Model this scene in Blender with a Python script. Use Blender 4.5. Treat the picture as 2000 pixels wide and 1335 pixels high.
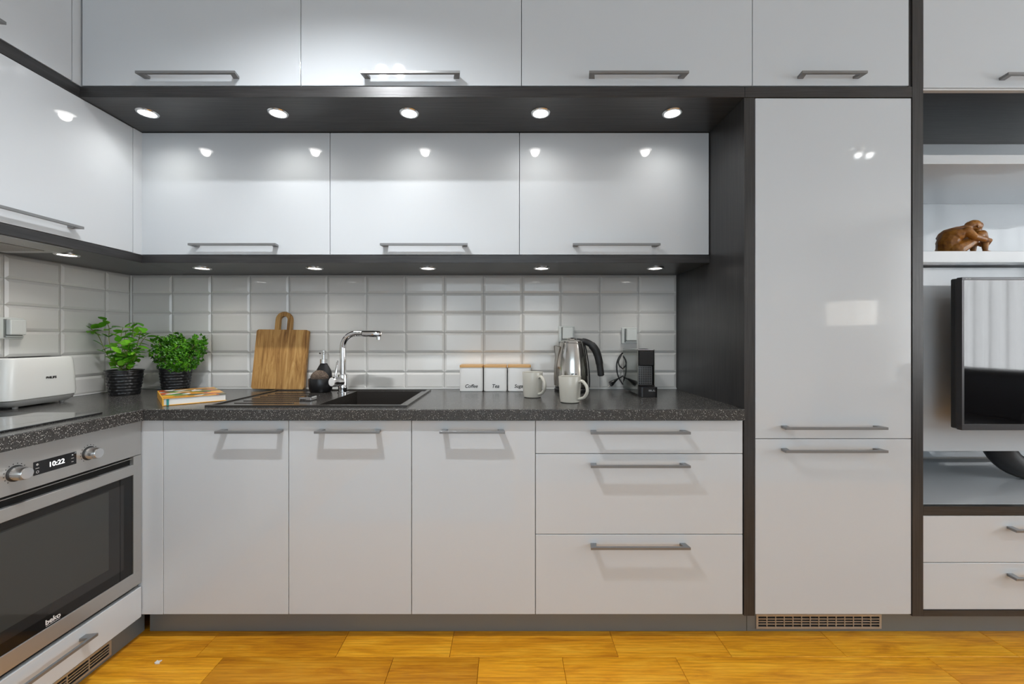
import bpy, bmesh, math, random
from mathutils import Vector, Matrix
random.seed(7)
R = math.radians
for o in list(bpy.data.objects): bpy.data.objects.remove(o)
SC = bpy.context.scene
COL = SC.collection
F = 803.0; CX = 990.0; CY = 661.0; ZC = 1.135        # calibrated camera: focal length in px of a 2000 px frame, vanishing point, eye height
# ---------------------------------------------------------------- camera
cd = bpy.data.cameras.new('camera'); cam = bpy.data.objects.new('camera', cd); COL.objects.link(cam)
cam.location = (0, 0, ZC); cam.rotation_euler = (R(90), 0, 0)
cd.sensor_width = 36; cd.lens = 36 * F / 2000; cd.shift_x = 0.005; cd.shift_y = -0.00325
cd.clip_start = 0.02; cd.clip_end = 60
SC.camera = cam
# ---------------------------------------------------------------- light and exposure
w = bpy.data.worlds.new('world'); SC.world = w; w.use_nodes = True
w.node_tree.nodes['Background'].inputs[0].default_value = (0.75, 0.85, 1, 1)
w.node_tree.nodes['Background'].inputs[1].default_value = 1.0
SC.view_settings.view_transform = 'Standard'; SC.view_settings.look = 'None'
SC.view_settings.exposure = -0.06; SC.view_settings.gamma = 1.0; SC.view_settings.use_curve_mapping = False
WINDOW_W, LAMP_W, LAMP2_W, SOFFIT_W, UNDER_W, REAR_W = 222, 54, 20, 2.7, 2.6, 77
def light(name, kind, loc, energy, color=(1, 1, 1), rot=(0, 0, 0), size=0.05, size_y=None, cone=None, blend=0.5):
    ld = bpy.data.lights.new(name, kind); ld.energy = energy; ld.color = color
    if kind == 'AREA':
        ld.shape = 'RECTANGLE'; ld.size = size; ld.size_y = size_y
    else:
        ld.shadow_soft_size = size
    if kind == 'SPOT': ld.spot_size = R(cone); ld.spot_blend = blend
    o = bpy.data.objects.new(name, ld); COL.objects.link(o); o.location = loc; o.rotation_euler = rot
    return o
light('window_daylight', 'AREA', (5.32, -0.55, 1.4), WINDOW_W, (0.95, 0.98, 1), (0, R(90), 0), 2.3, 3.0)
light('rear_window_daylight', 'AREA', (-0.3, -3.5, 1.45), REAR_W, (0.76, 0.90, 1.0), (R(90), 0, 0), 2.6, 2.0)
LAMPS = [(-0.655, 0.93, 2.555), (-0.565, 0.93, 2.555)]
for p in LAMPS: light('ceiling_lamp_beam', 'SPOT', (p[0], p[1], p[2] - .012), LAMP_W, (.96, .98, 1), (0, 0, 0), 0.02, cone=150, blend=1.0)
LAMPS2 = [(2.76, -0.14, 2.585), (2.85, -0.14, 2.585)]
for p in LAMPS2: light('living_room_lamp_beam', 'SPOT', (p[0], p[1], p[2] - .012), LAMP2_W, (.94, .98, 1), (0, 0, 0), 0.02, cone=150, blend=1.0)
SOFFIT = [-1.439, -0.916, -0.391, 0.135, 0.662]; SOFFIT_Y = 1.646
UNDER = [(-1.426, 1.925), (-0.9, 1.925), (-0.37, 1.925), (0.163, 1.925), (0.695, 1.925), (-1.729, 1.616)]
for x in SOFFIT: light('soffit_beam', 'SPOT', (x, SOFFIT_Y, 2.026), SOFFIT_W, (1, .965, .92), (0, 0, 0), 0.02, cone=160, blend=1.0)
for x, y in UNDER: light('undercabinet_beam', 'SPOT', (x, y, 1.452), UNDER_W, (1, .97, .9), (0, 0, 0), 0.02, cone=140, blend=1.0)
# ---------------------------------------------------------------- helpers
def px(x, y, Y):                       # point of depth Y seen at photograph pixel (x, y)
    return ((x - CX) * Y / F, Y, ZC - (y - CY) * Y / F)
def tag(o, label=None, cat=None, group=None, kind=None):
    if label: o['label'] = label
    if cat: o['category'] = cat
    if group: o['group'] = group
    if kind: o['kind'] = kind
    return o
def empty(name, loc=(0, 0, 0), rz=0.0, label=None, cat=None, group=None):
    o = bpy.data.objects.new(name, None); COL.objects.link(o); o.location = loc; o.rotation_euler = (0, 0, rz); o.empty_display_size = .05
    return tag(o, label, cat, group)
def wloc(o):
    v = Vector((0, 0, 0))
    while o is not None: v += o.location; o = o.parent
    return v
def mk(name, bm, mat, parent=None, smooth=False, local=False, recalc=True):
    """link a bmesh as one object; its vertices are given in world coordinates unless local"""
    if recalc: bmesh.ops.recalc_face_normals(bm, faces=bm.faces)
    if parent is not None and not local:
        v = wloc(parent)
        for q in bm.verts: q.co -= v
    me = bpy.data.meshes.new(name); bm.to_mesh(me); bm.free()
    for m in (mat if isinstance(mat, (list, tuple)) else [mat]): me.materials.append(m)
    if smooth:
        for p in me.polygons: p.use_smooth = True
        if smooth == 'auto':
            try: me.set_sharp_from_angle(angle=R(35))
            except Exception: pass
    o = bpy.data.objects.new(name, me); COL.objects.link(o)
    if parent is not None: o.parent = parent
    return o
def box(bm, x0, x1, y0, y1, z0, z1, bev=0, seg=1, mi=0):
    if x0 > x1: x0, x1 = x1, x0
    if y0 > y1: y0, y1 = y1, y0
    if z0 > z1: z0, z1 = z1, z0
    t = bmesh.new()
    vs = [t.verts.new(p) for p in ((x0,y0,z0),(x1,y0,z0),(x1,y1,z0),(x0,y1,z0),(x0,y0,z1),(x1,y0,z1),(x1,y1,z1),(x0,y1,z1))]
    for f in ((0,3,2,1),(4,5,6,7),(0,1,5,4),(1,2,6,5),(2,3,7,6),(3,0,4,7)): t.faces.new([vs[i] for i in f])
    if bev: bmesh.ops.bevel(t, geom=t.edges[:] + t.verts[:], offset=bev, segments=seg, affect='EDGES', profile=0.5)
    join(bm, t, mi); return bm
def join(bm, t, mi=0, M=None):
    mp = {}
    for v in t.verts: mp[v] = bm.verts.new(M @ v.co if M else v.co)
    for f in t.faces:
        try:
            g = bm.faces.new([mp[v] for v in f.verts]); g.material_index = mi if mi else f.material_index
        except ValueError: pass
    t.free()
def B(*a, **k): return box(bmesh.new(), *a, **k)
def prism(bm, pts, axis, a0, a1, mi=0):
    """extrude a 2D outline along axis ('x','y','z') from a0 to a1"""
    def P(u, v, a): return {'x': (a, u, v), 'y': (u, a, v), 'z': (u, v, a)}[axis]
    lo = [bm.verts.new(P(u, v, a0)) for u, v in pts]; hi = [bm.verts.new(P(u, v, a1)) for u, v in pts]
    n = len(pts); fs = [bm.faces.new(lo), bm.faces.new(hi[::-1])]
    for i in range(n): fs.append(bm.faces.new((lo[i], hi[i], hi[(i+1) % n], lo[(i+1) % n])))
    for f in fs: f.material_index = mi
    return bm
def rrect(x0, x1, y0, y1, r, n=5):
    out = []
    for cx, cy, a in ((x1-r, y1-r, 0), (x0+r, y1-r, 90), (x0+r, y0+r, 180), (x1-r, y0+r, 270)):
        for i in range(n+1):
            t = R(a + 90*i/n); out.append((cx + r*math.cos(t), cy + r*math.sin(t)))
    return out
def lathe(bm, prof, c=(0, 0, 0), n=32, axis='z', caps=True, mi=0):
    rings = []
    for r, h in prof:
        ring = []
        for i in range(n):
            t = 2*math.pi*i/n; a, b = r*math.cos(t), r*math.sin(t)
            p = {'z': (a, b, h), 'x': (h, a, b), 'y': (a, h, b)}[axis]
            ring.append(bm.verts.new((c[0]+p[0], c[1]+p[1], c[2]+p[2])))
        rings.append(ring)
    for a, b in zip(rings, rings[1:]):
        for i in range(n): bm.faces.new((a[i], a[(i+1) % n], b[(i+1) % n], b[i])).material_index = mi
    if caps:
        for ring in (rings[0], rings[-1]):
            try: bm.faces.new(ring).material_index = mi
            except ValueError: pass
    return bm
def tube(bm, pts, rad, n=10, flat=1.0, ref=None, mi=0):
    """tube along a polyline; rad a number or a list; flat squeezes it across ref"""
    pts = [Vector(p) for p in pts]; m = len(pts)
    rad = rad if isinstance(rad, (list, tuple)) else [rad]*m
    up = Vector(ref) if ref else None; rings = []; u = None
    for i, p in enumerate(pts):
        d = (pts[min(i+1, m-1)] - pts[max(i-1, 0)]).normalized()
        if up: u = (up - d*up.dot(d)).normalized()
        elif u is None: u = d.orthogonal().normalized()
        else: u = (u - d*u.dot(d)).normalized()
        v = d.cross(u)
        rings.append([bm.verts.new(p + (u*math.cos(2*math.pi*k/n)*flat + v*math.sin(2*math.pi*k/n))*rad[i]) for k in range(n)])
    for a, b in zip(rings, rings[1:]):
        for k in range(n): bm.faces.new((a[k], a[(k+1) % n], b[(k+1) % n], b[k])).material_index = mi
    for ring in (rings[0], rings[-1]): bm.faces.new(ring).material_index = mi
    return bm
def curve_pts(P, n=8):                 # Catmull-Rom through the points
    P = [Vector(p) for p in P]; out = []
    for i in range(len(P)-1):
        a, b, c, d = P[max(i-1, 0)], P[i], P[i+1], P[min(i+2, len(P)-1)]
        for k in range(n):
            t = k/n; out.append(.5*((2*b) + (c-a)*t + (2*a-5*b+4*c-d)*t*t + (3*b-a-3*c+d)*t**3))
    out.append(P[-1]); return out
def text(name, s, loc, size, mat, parent, rot=(R(90), 0, 0), depth=.0004, shear=0, bold=0, sx=1.0):
    cu = bpy.data.curves.new(name, 'FONT'); cu.body = s; cu.size = size; cu.extrude = depth; cu.align_x = 'CENTER'; cu.align_y = 'CENTER'
    cu.shear = shear; cu.offset = bold
    t = bpy.data.objects.new(name, cu); COL.objects.link(t); bpy.context.view_layer.update()
    me = bpy.data.meshes.new_from_object(t.evaluated_get(bpy.context.evaluated_depsgraph_get()))
    bpy.data.objects.remove(t); me.materials.clear(); me.materials.append(mat)
    o = bpy.data.objects.new(name, me); COL.objects.link(o); o.parent = parent
    o.location = Vector(loc) - (wloc(parent) if parent else Vector((0, 0, 0))); o.rotation_euler = rot; o.scale = (sx, 1, 1)
    return o
def tiny_mark(name, c, segs, mat, parent):
    """a maker's mark too small to read in the photograph: short strokes (x offset, width, height) on a face looking to -y"""
    bm = bmesh.new()
    for u, wd, ht in segs: box(bm, c[0]+u, c[0]+u+wd, c[1]-.0003, c[1], c[2], c[2]+ht)
    return tag(mk(name, bm, mat, parent), kind='stuff')
def copy_tree(o, parent=None):
    c = o.copy(); COL.objects.link(c); c.parent = parent
    for ch in list(o.children): copy_tree(ch, c)
    return c
# ---------------------------------------------------------------- materials
def mat(name, col=(.8, .8, .8), rough=.5, metal=0, spec=.5, coat=0, emit=None, es=1.0, trans=0):
    m = bpy.data.materials.new(name); m.use_nodes = True; b = m.node_tree.nodes['Principled BSDF']
    b.inputs['Base Color'].default_value = (*col, 1); b.inputs['Roughness'].default_value = rough; b.inputs['Metallic'].default_value = metal
    b.inputs['Specular IOR Level'].default_value = spec; b.inputs['Coat Weight'].default_value = coat; b.inputs['Coat Roughness'].default_value = .03
    if emit: b.inputs['Emission Color'].default_value = (*emit, 1); b.inputs['Emission Strength'].default_value = es
    if trans: b.inputs['Transmission Weight'].default_value = trans
    return m
def nt(m): return m.node_tree.nodes, m.node_tree.links, m.node_tree.nodes['Principled BSDF']
def coords(m, scale=(1, 1, 1), kind='Object'):
    N, L, b = nt(m); t = N.new('ShaderNodeTexCoord'); mp = N.new('ShaderNodeMapping'); mp.inputs['Scale'].default_value = scale
    L.new(t.outputs[kind], mp.inputs['Vector']); return mp
def noise(m, vec, scale, detail=4, rough=.5, dist=0):
    N, L, b = nt(m); n = N.new('ShaderNodeTexNoise'); n.inputs['Scale'].default_value = scale; n.inputs['Detail'].default_value = detail
    n.inputs['Roughness'].default_value = rough; n.inputs['Distortion'].default_value = dist; L.new(vec.outputs[0], n.inputs['Vector']); return n
def ramp(m, src, stops, out='Fac'):
    N, L, b = nt(m); r = N.new('ShaderNodeValToRGB'); L.new(src.outputs[out], r.inputs['Fac']); e = r.color_ramp.elements
    while len(e) < len(stops): e.new(.5)
    for i, (p, c) in enumerate(stops): e[i].position = p; e[i].color = (*c, 1) if len(c) == 3 else c
    return r
def bump(m, src, strength=.2, dist=.001, out='Fac'):
    N, L, b = nt(m); n = N.new('ShaderNodeBump'); n.inputs['Strength'].default_value = strength; n.inputs['Distance'].default_value = dist
    L.new(src.outputs[out], n.inputs['Height']); L.new(n.outputs[0], b.inputs['Normal'])
def setc(m, src, out='Color'): N, L, b = nt(m); L.new(src.outputs[out], b.inputs['Base Color'])
M = {}
M['lacquer'] = mat('white_gloss_lacquer', (.60, .633, .662), .045, spec=.5)
M['carcass'] = mat('white_laminate', (.62, .62, .62), .4)
M['white'] = mat('white_paint', (.78, .78, .77), .6)
M['ceiling_white'] = mat('ceiling_paint', (.82, .82, .81), .8)
M['wallgrey'] = mat('grey_wall_paint', (.66, .66, .65), .7)
def dark_laminate(name, scale):
    m = mat(name, (.03, .03, .031), .33, spec=.5); v = coords(m, scale)
    n = noise(m, v, 1.0, 5, .6); setc(m, ramp(m, n, [(.3, (.018, .018, .019)), (.7, (.046, .045, .045))])); bump(m, n, .35, .0008); return m
M['darkx'] = dark_laminate('dark_woodgrain_laminate_horizontal', (6, 160, 160))
M['darkz'] = dark_laminate('dark_woodgrain_laminate_vertical', (160, 160, 5))
M['darky'] = dark_laminate('dark_woodgrain_laminate_deep', (160, 6, 160))
m = M['counter'] = mat('speckled_grey_worktop', (.06, .06, .06), .24, spec=.55); N, L, b = nt(m)
v = coords(m); n = noise(m, v, 260, 3, .6)
r1 = ramp(m, n, [(.35, (.022, .021, .020)), (.7, (.085, .082, .078))])
vo = N.new('ShaderNodeTexVoronoi'); vo.inputs['Scale'].default_value = 330; L.new(v.outputs[0], vo.inputs['Vector'])
sep = N.new('ShaderNodeSeparateColor'); L.new(vo.outputs['Color'], sep.inputs[0])
g1 = N.new('ShaderNodeMath'); g1.operation = 'GREATER_THAN'; g1.inputs[1].default_value = .84; L.new(sep.outputs[0], g1.inputs[0])
g2 = N.new('ShaderNodeMath'); g2.operation = 'LESS_THAN'; g2.inputs[1].default_value = .34; L.new(vo.outputs['Distance'], g2.inputs[0])
g3 = N.new('ShaderNodeMath'); g3.operation = 'MULTIPLY'; L.new(g1.outputs[0], g3.inputs[0]); L.new(g2.outputs[0], g3.inputs[1])
mx = N.new('ShaderNodeMix'); mx.data_type = 'RGBA'; L.new(g3.outputs[0], mx.inputs[0]); L.new(r1.outputs[0], mx.inputs[6]); mx.inputs[7].default_value = (.55, .53, .5, 1)
L.new(mx.outputs[2], b.inputs['Base Color'])
m = M['tile'] = mat('glazed_white_tile', (.66, .645, .62), .07, spec=.5); N, L, b = nt(m)
oi = N.new('ShaderNodeObjectInfo'); rr = ramp(m, oi, [(0, (.64, .628, .605)), (1, (.71, .698, .675))], 'Random'); setc(m, rr)
v = coords(m); n = noise(m, v, 22, 1); bump(m, n, .08, .002)
M['grout'] = mat('light_grout', (.50, .49, .47), .8)
m = M['plank'] = mat('oiled_oak_plank', (.5, .25, .05), .34, spec=.22); N, L, b = nt(m)
tc = N.new('ShaderNodeTexCoord'); oi = N.new('ShaderNodeObjectInfo'); ad = N.new('ShaderNodeVectorMath'); ad.operation = 'ADD'
cb = N.new('ShaderNodeCombineXYZ'); mu = N.new('ShaderNodeMath'); mu.operation = 'MULTIPLY'; mu.inputs[1].default_value = 37.0
L.new(oi.outputs['Random'], mu.inputs[0]); L.new(mu.outputs[0], cb.inputs[0]); L.new(mu.outputs[0], cb.inputs[1])
L.new(tc.outputs['Object'], ad.inputs[0]); L.new(cb.outputs[0], ad.inputs[1])
mp = N.new('ShaderNodeMapping'); mp.inputs['Scale'].default_value = (2.2, 14, 1); L.new(ad.outputs[0], mp.inputs['Vector'])
n1 = noise(m, mp, 1.6, 5, .62, .9)
mp2 = N.new('ShaderNodeMapping'); mp2.inputs['Scale'].default_value = (9, 190, 1); L.new(ad.outputs[0], mp2.inputs['Vector'])
n2 = noise(m, mp2, 1.0, 3, .6)
wv = N.new('ShaderNodeTexWave'); wv.bands_direction = 'Y'; wv.inputs['Scale'].default_value = 1.6; wv.inputs['Distortion'].default_value = 5.5; wv.inputs['Detail'].default_value = 3
wv.inputs['Detail Scale'].default_value = 1.2; L.new(mp.outputs[0], wv.inputs['Vector'])
ra = ramp(m, n1, [(.28, (.55, .215, .010)), (.5, (.80, .37, .018)), (.75, (.95, .52, .045))])
rb = ramp(m, wv, [(0, (.62, .55, .48)), (.35, (1, 1, 1)), (1, (1, 1, 1))])
rc = ramp(m, n2, [(.3, (.72, .68, .62)), (.6, (1, 1, 1))])
rd = ramp(m, oi, [(0, (.74, .66, .60)), (.5, (1, .93, .9)), (1, (1.06, 1.05, 1.0))], 'Random')
def mulc(a, c, fac=1.0):
    q = N.new('ShaderNodeMix'); q.data_type = 'RGBA'; q.blend_type = 'MULTIPLY'; q.inputs[0].default_value = fac
    L.new(a, q.inputs[6]); L.new(c, q.inputs[7]); return q.outputs[2]
L.new(mulc(mulc(mulc(ra.outputs[0], rb.outputs[0], .38), rc.outputs[0], .7), rd.outputs[0]), b.inputs['Base Color'])
bump(m, n2, .12, .0006)
def brushed(name, col, rough, scale, metal=1.0):
    m = mat(name, col, rough, metal); v = coords(m, scale); n = noise(m, v, 1, 3, .7); N, L, b = nt(m)
    r = N.new('ShaderNodeMapRange'); r.inputs[3].default_value = rough*.75; r.inputs[4].default_value = rough*1.3; L.new(n.outputs['Fac'], r.inputs[0]); L.new(r.outputs[0], b.inputs['Roughness'])
    bump(m, n, .04, .0005); return m
M['steel'] = brushed('brushed_stainless_steel', (.47, .47, .46), .33, (400, 4, 400), .72)
M['handle'] = brushed('satin_nickel', (.25, .255, .26), .36, (8, 300, 300), .55)
M['kettle_steel'] = brushed('polished_kettle_steel', (.62, .60, .57), .16, (300, 300, 3))
M['spout_reflection'] = brushed('steel_painted_reflection', (.27, .235, .20), .32, (300, 300, 3))  # same stainless steel, with its dark brown reflection put into the colour
M['plinth'] = brushed('grey_metallic_plinth', (.20, .225, .24), .42, (5, 300, 300), .35)
M['chrome'] = mat('chrome', (.82, .82, .83), .06, 1)
M['spotring'] = mat('satin_chrome_ring', (.75, .75, .75), .25, 1)
M['led'] = mat('lit_lamp_lens', (1, 1, 1), .4, emit=(1, .98, .94), es=9)
M['led_ceiling'] = mat('lit_bulb', (1, 1, 1), .4, emit=(1, .97, .92), es=14)
M['shade_lit'] = mat('lit_lamp_shade', (.9, .88, .84), .8, emit=(1, .93, .82), es=3.0)
M['black'] = mat('black_plastic', (.012, .012, .013), .28)
M['blacksatin'] = mat('black_satin_plastic', (.02, .02, .021), .45)
M['blackgloss'] = mat('black_gloss', (.008, .008, .009), .05)
M['void'] = mat('dark_gap', (.004, .004, .004), .9)
M['ovenglass'] = mat('black_oven_glass', (.010, .010, .010), .04, spec=.4)
M['ovenwindow'] = mat('oven_window_painted_reflection', (.045, .047, .044), .06, spec=.6)  # lighter grey is the reflected room, painted into the glass colour
M['ovenframe'] = mat('printed_glass_border', (.022, .022, .022), .05, spec=.6)
M['hob'] = mat('black_ceramic_hob', (.012, .012, .012), .05, spec=.9, coat=.6)
M['sink'] = mat('dark_composite_sink', (.035, .031, .028), .22)
M['hood'] = brushed('grey_hood_metal', (.50, .50, .50), .4, (4, 300, 300), .7)
M['ceramic'] = mat('white_glazed_ceramic', (.74, .73, .71), .12)
M['mug'] = mat('pale_greige_glaze', (.52, .50, .44), .14)
M['toaster'] = mat('white_toaster_plastic', (.72, .72, .69), .16)
M['toasterbase'] = mat('grey_toaster_base', (.33, .33, .32), .35)
M['socket'] = mat('pale_socket_plastic', (.66, .68, .66), .25)
M['socketline'] = mat('socket_shadow_gap', (.22, .23, .22), .5)
M['ink'] = mat('black_print', (.01, .01, .01), .5)
M['whiteprint'] = mat('white_print', (.75, .75, .75), .5)
M['greyprint'] = mat('grey_print', (.30, .30, .30), .5)
M['display'] = mat('lit_clock_digits', (.9, .9, .9), .4, emit=(.92, .96, 1), es=.9)
M['tv'] = mat('tv_screen', (.006, .006, .007), .035, spec=.9)
M['tvframe'] = mat('dark_grey_tv_frame', (.055, .055, .06), .3, .3)
M['cable'] = mat('white_cable', (.8, .8, .78), .4)
m = M['vase'] = mat('matt_black_stoneware', (.022, .022, .023), .5); bump(m, noise(m, coords(m), 60, 4), .3, .002)
m = M['figure'] = mat('brown_carved_resin', (.30, .12, .02), .38); n = noise(m, coords(m), 38, 5, .6)
setc(m, ramp(m, n, [(.3, (.13, .045, .008)), (.5, (.30, .115, .016)), (.75, (.50, .215, .03))])); bump(m, n, .3, .001)
m = M['board'] = mat('mango_wood_board', (.4, .2, .07), .5, spec=.3); n = noise(m, coords(m, (46, 10, 4.2)), 1, 6, .65, 1.2)
setc(m, ramp(m, n, [(.25, (.10, .045, .012)), (.42, (.30, .15, .045)), (.58, (.46, .26, .085)), (.78, (.62, .42, .19))])); bump(m, n, .3, .001)
M['lidwood'] = mat('bamboo_lid', (.62, .36, .14), .45)
m = M['scrub'] = mat('brown_scouring_fibre', (.12, .085, .06), .9); n = noise(m, coords(m), 260, 3, .7); setc(m, ramp(m, n, [(.35, (.03, .02, .015)), (.7, (.26, .19, .14))])); bump(m, n, 1, .003)
M['soil'] = mat('dark_soil', (.02, .013, .008), .95)
def leafmat(name, a, bb, cc, kind='Random'):
    m = mat(name, bb, .38, spec=.4); N, L, b = nt(m)
    if kind == 'Random': src = N.new('ShaderNodeObjectInfo'); r = ramp(m, src, [(0, a), (.5, bb), (1, cc)], 'Random')
    else: r = ramp(m, noise(m, coords(m), 55, 2), [(.3, a), (.5, bb), (.7, cc)])
    setc(m, r); b.inputs['Subsurface Weight'].default_value = 0
    t = N.new('ShaderNodeBsdfTranslucent'); L.new(r.outputs[0], t.inputs[0]); mxs = N.new('ShaderNodeMixShader'); mxs.inputs[0].default_value = .3
    out = N['Material Output']; L.new(b.outputs[0], mxs.inputs[1]); L.new(t.outputs[0], mxs.inputs[2]); L.new(mxs.outputs[0], out.inputs[0]); return m
M['mint'] = leafmat('mint_leaf', (.07, .26, .015), (.13, .42, .02), (.26, .60, .04))
M['parsley'] = leafmat('curly_parsley_leaf', (.022, .10, .006), (.065, .25, .010), (.17, .46, .02), 'noise')
M['stem'] = mat('green_stem', (.22, .22, .05), .5)
M['added_rug'] = mat('blue_grey_wool', (.44, .475, .51), .95, spec=.1)
M['sofa'] = mat('black_leather', (.012, .012, .013), .35)
M['palmgreen'] = mat('dark_palm_leaf', (.02, .05, .015), .5)
M['frameblack'] = mat('black_picture_frame', (.02, .02, .02), .3)
M['paper'] = mat('book_pages', (.74, .73, .69), .8)
m = M['bookcover'] = mat('cookbook_cover', (.6, .3, .1), .3); N, L, b = nt(m)
v = coords(m, (1, 1, 1)); vo = N.new('ShaderNodeTexVoronoi'); vo.inputs['Scale'].default_value = 24; L.new(v.outputs[0], vo.inputs['Vector'])
sp = N.new('ShaderNodeSeparateColor'); L.new(vo.outputs['Color'], sp.inputs[0])
r = ramp(m, sp, [(0, (.10, .10, .06)), (.2, (.62, .27, .03)), (.36, (.70, .70, .66)), (.5, (.12, .30, .06)), (.62, (.50, .08, .02)), (.74, (.30, .22, .10)), (.88, (.78, .42, .05))], 'Red')
r.color_ramp.interpolation = 'CONSTANT'; setc(m, r)
M['bookspine'] = mat('yellow_book_spine', (.75, .38, .04), .4)
M['ribbon'] = mat('teal_ribbon', (.02, .22, .20), .5)
# curtain: half of the daylight passes between the threads, the rest is scattered
m = M['curtain'] = bpy.data.materials.new('sheer_curtain'); m.use_nodes = True; N = m.node_tree.nodes; L = m.node_tree.links; N.clear()
o_ = N.new('ShaderNodeOutputMaterial'); a_ = N.new('ShaderNodeBsdfTransparent'); t_ = N.new('ShaderNodeBsdfTranslucent'); d_ = N.new('ShaderNodeBsdfDiffuse')
t_.inputs[0].default_value = (.85, .85, .84, 1); d_.inputs[0].default_value = (.8, .8, .79, 1)
m1 = N.new('ShaderNodeMixShader'); m1.inputs[0].default_value = .5; L.new(t_.outputs[0], m1.inputs[1]); L.new(d_.outputs[0], m1.inputs[2])
m2 = N.new('ShaderNodeMixShader'); m2.inputs[0].default_value = .62; L.new(a_.outputs[0], m2.inputs[1]); L.new(m1.outputs[0], m2.inputs[2]); L.new(m2.outputs[0], o_.inputs[0])
m = M['pane'] = bpy.data.materials.new('window_glass'); m.use_nodes = True; N = m.node_tree.nodes; L = m.node_tree.links; N.clear()
o_ = N.new('ShaderNodeOutputMaterial'); a_ = N.new('ShaderNodeBsdfTransparent'); g_ = N.new('ShaderNodeBsdfGlossy'); g_.inputs['Roughness'].default_value = .02
m1 = N.new('ShaderNodeMixShader'); m1.inputs[0].default_value = .06; L.new(a_.outputs[0], m1.inputs[1]); L.new(g_.outputs[0], m1.inputs[2]); L.new(m1.outputs[0], o_.inputs[0])
# ================================================================ SETTING
XW, YW, H = -1.97, 2.155, 2.65           # tile face of the left wall, tile face of the back wall, ceiling height
XR, YR = 5.0, -3.2
Y1, Y2, XL, XB = 1.545, 1.806, -1.603, -1.370   # front planes: tall/base/top fronts, mid row; left wall units upper and base
def st(name, bm, m_): return tag(mk(name, bm, m_), kind='structure')
wall_back = st('wall_back', B(XW-.2, XR+.2, YW+.008, YW+.2, -.02, H), M['grout'])
wall_left = st('wall_left', B(XW-.2, XW-.008, YR-.2, YW+.008, -.02, H), M['grout'])
# rear wall with window_2 behind the camera
bm = bmesh.new(); box(bm, XW, -1.7, YR-.2, YR, 0, H); box(bm, 1.1, XR+.2, YR-.2, YR, 0, H); box(bm, -1.7, 1.1, YR-.2, YR, 0, .45); box(bm, -1.7, 1.1, YR-.2, YR, 2.4, H)
st('wall_rear', bm, M['wallgrey'])
bm = bmesh.new(); box(bm, XR, XR+.2, YR, -2.15, 0, H); box(bm, XR, XR+.2, 1.05, YW+.008, 0, H); box(bm, XR, XR+.2, -2.15, 1.05, 0, .12); box(bm, XR, XR+.2, -2.15, 1.05, 2.45, H)
st('wall_right', bm, M['wallgrey'])
st('ceiling', B(XW-.2, XR+.2, YR-.2, YW+.2, H, H+.1), M['ceiling_white'])
def window(name, axis, a0, a1, z0, z1, pos, sgn):
    def bb(bm, u0, u1, d0, d1, w0, w1):
        if axis == 'y': box(bm, pos+d0*sgn, pos+d1*sgn, u0, u1, w0, w1)
        else: box(bm, u0, u1, pos+d0*sgn, pos+d1*sgn, w0, w1)
    f = bmesh.new(); t = .06; mid = (a0+a1)/2
    bb(f, a0, a1, .06, .12, z0, z0+t); bb(f, a0, a1, .06, .12, z1-t, z1)
    for u in (a0, mid-t/2, a1-t): bb(f, u, u+t, .06, .12, z0+t, z1-t)
    fr = st(name, f, M['white'])
    for u0, u1 in ((a0+t, mid-t/2), (mid+t/2, a1-t)):
        g = bmesh.new(); bb(g, u0, u1, .085, .095, z0+t, z1-t); mk('window_pane', g, M['pane'], fr)
    return fr
window('window_1', 'y', -2.15, 1.05, .12, 2.45, XR, 1)
window('window_2', 'x', -1.7, 1.1, .45, 2.4, YR, -1)
# floor slab and its oak planks
floor = st('floor', B(XW-.2, XR+.2, YR-.2, YW+.2, -.12, -.012), M['void'])
PW = .1405
def plank_bm(x0, x1, y0, y1, cx, cy):
    g = .0006; return B(x0+g-cx, x1-g-cx, y0+g-cy, y1-g-cy, -.012, 0, bev=.0012)
def plank(x0, x1, y0, y1, i):
    cx, cy = (x0+x1)/2, (y0+y1)/2
    o = mk('plank', plank_bm(x0, x1, y0, y1, cx, cy), M['plank'], floor, local=True); o.location = (cx, cy, random.uniform(-.0003, .0003))
row1 = [-1.97, -1.62, -1.11, -.612, -.205, .398, .804, 1.215, 1.83, 2.3, 2.9, 3.3, 3.9, 4.4, 5.0]
row2 = [-1.97, -1.45, -1.01, -.404, -.099, .197, .601, 1.498, 1.9, 2.5, 3.0, 3.6, 4.1, 4.6, 5.0]
k = 0
# rows: index 0 spans 1.4676..1.608, index 1 the next one towards the room
restbm = bmesh.new()
rows = int((1.4676 + PW - YR)/PW) + 1
for j in range(rows + 4):
    y1_ = 1.4676 + PW*(5-j); y0_ = max(y1_ - PW, YR)
    if y1_ <= YR + .01: break
    if y0_ > YW: continue
    y1_ = min(y1_, YW)
    if j == 4: xs = row1
    elif j == 5: xs = row2
    else:
        xs = [XW]
        while xs[-1] < XR - .5: xs.append(xs[-1] + random.choice((.3, .4, .4, .5, .6)))
        xs[-1] = XR
    for a, b2 in zip(xs, xs[1:]):
        if j in (3, 4, 5, 6, 7, 8): plank(a, b2, y0_, y1_, k); k += 1
        else: box(restbm, a+.0006, b2-.0006, y0_+.0006, y1_-.0006, -.012, -.0003)
tag(mk('planking', restbm, M['plank'], floor), kind='stuff')
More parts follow.
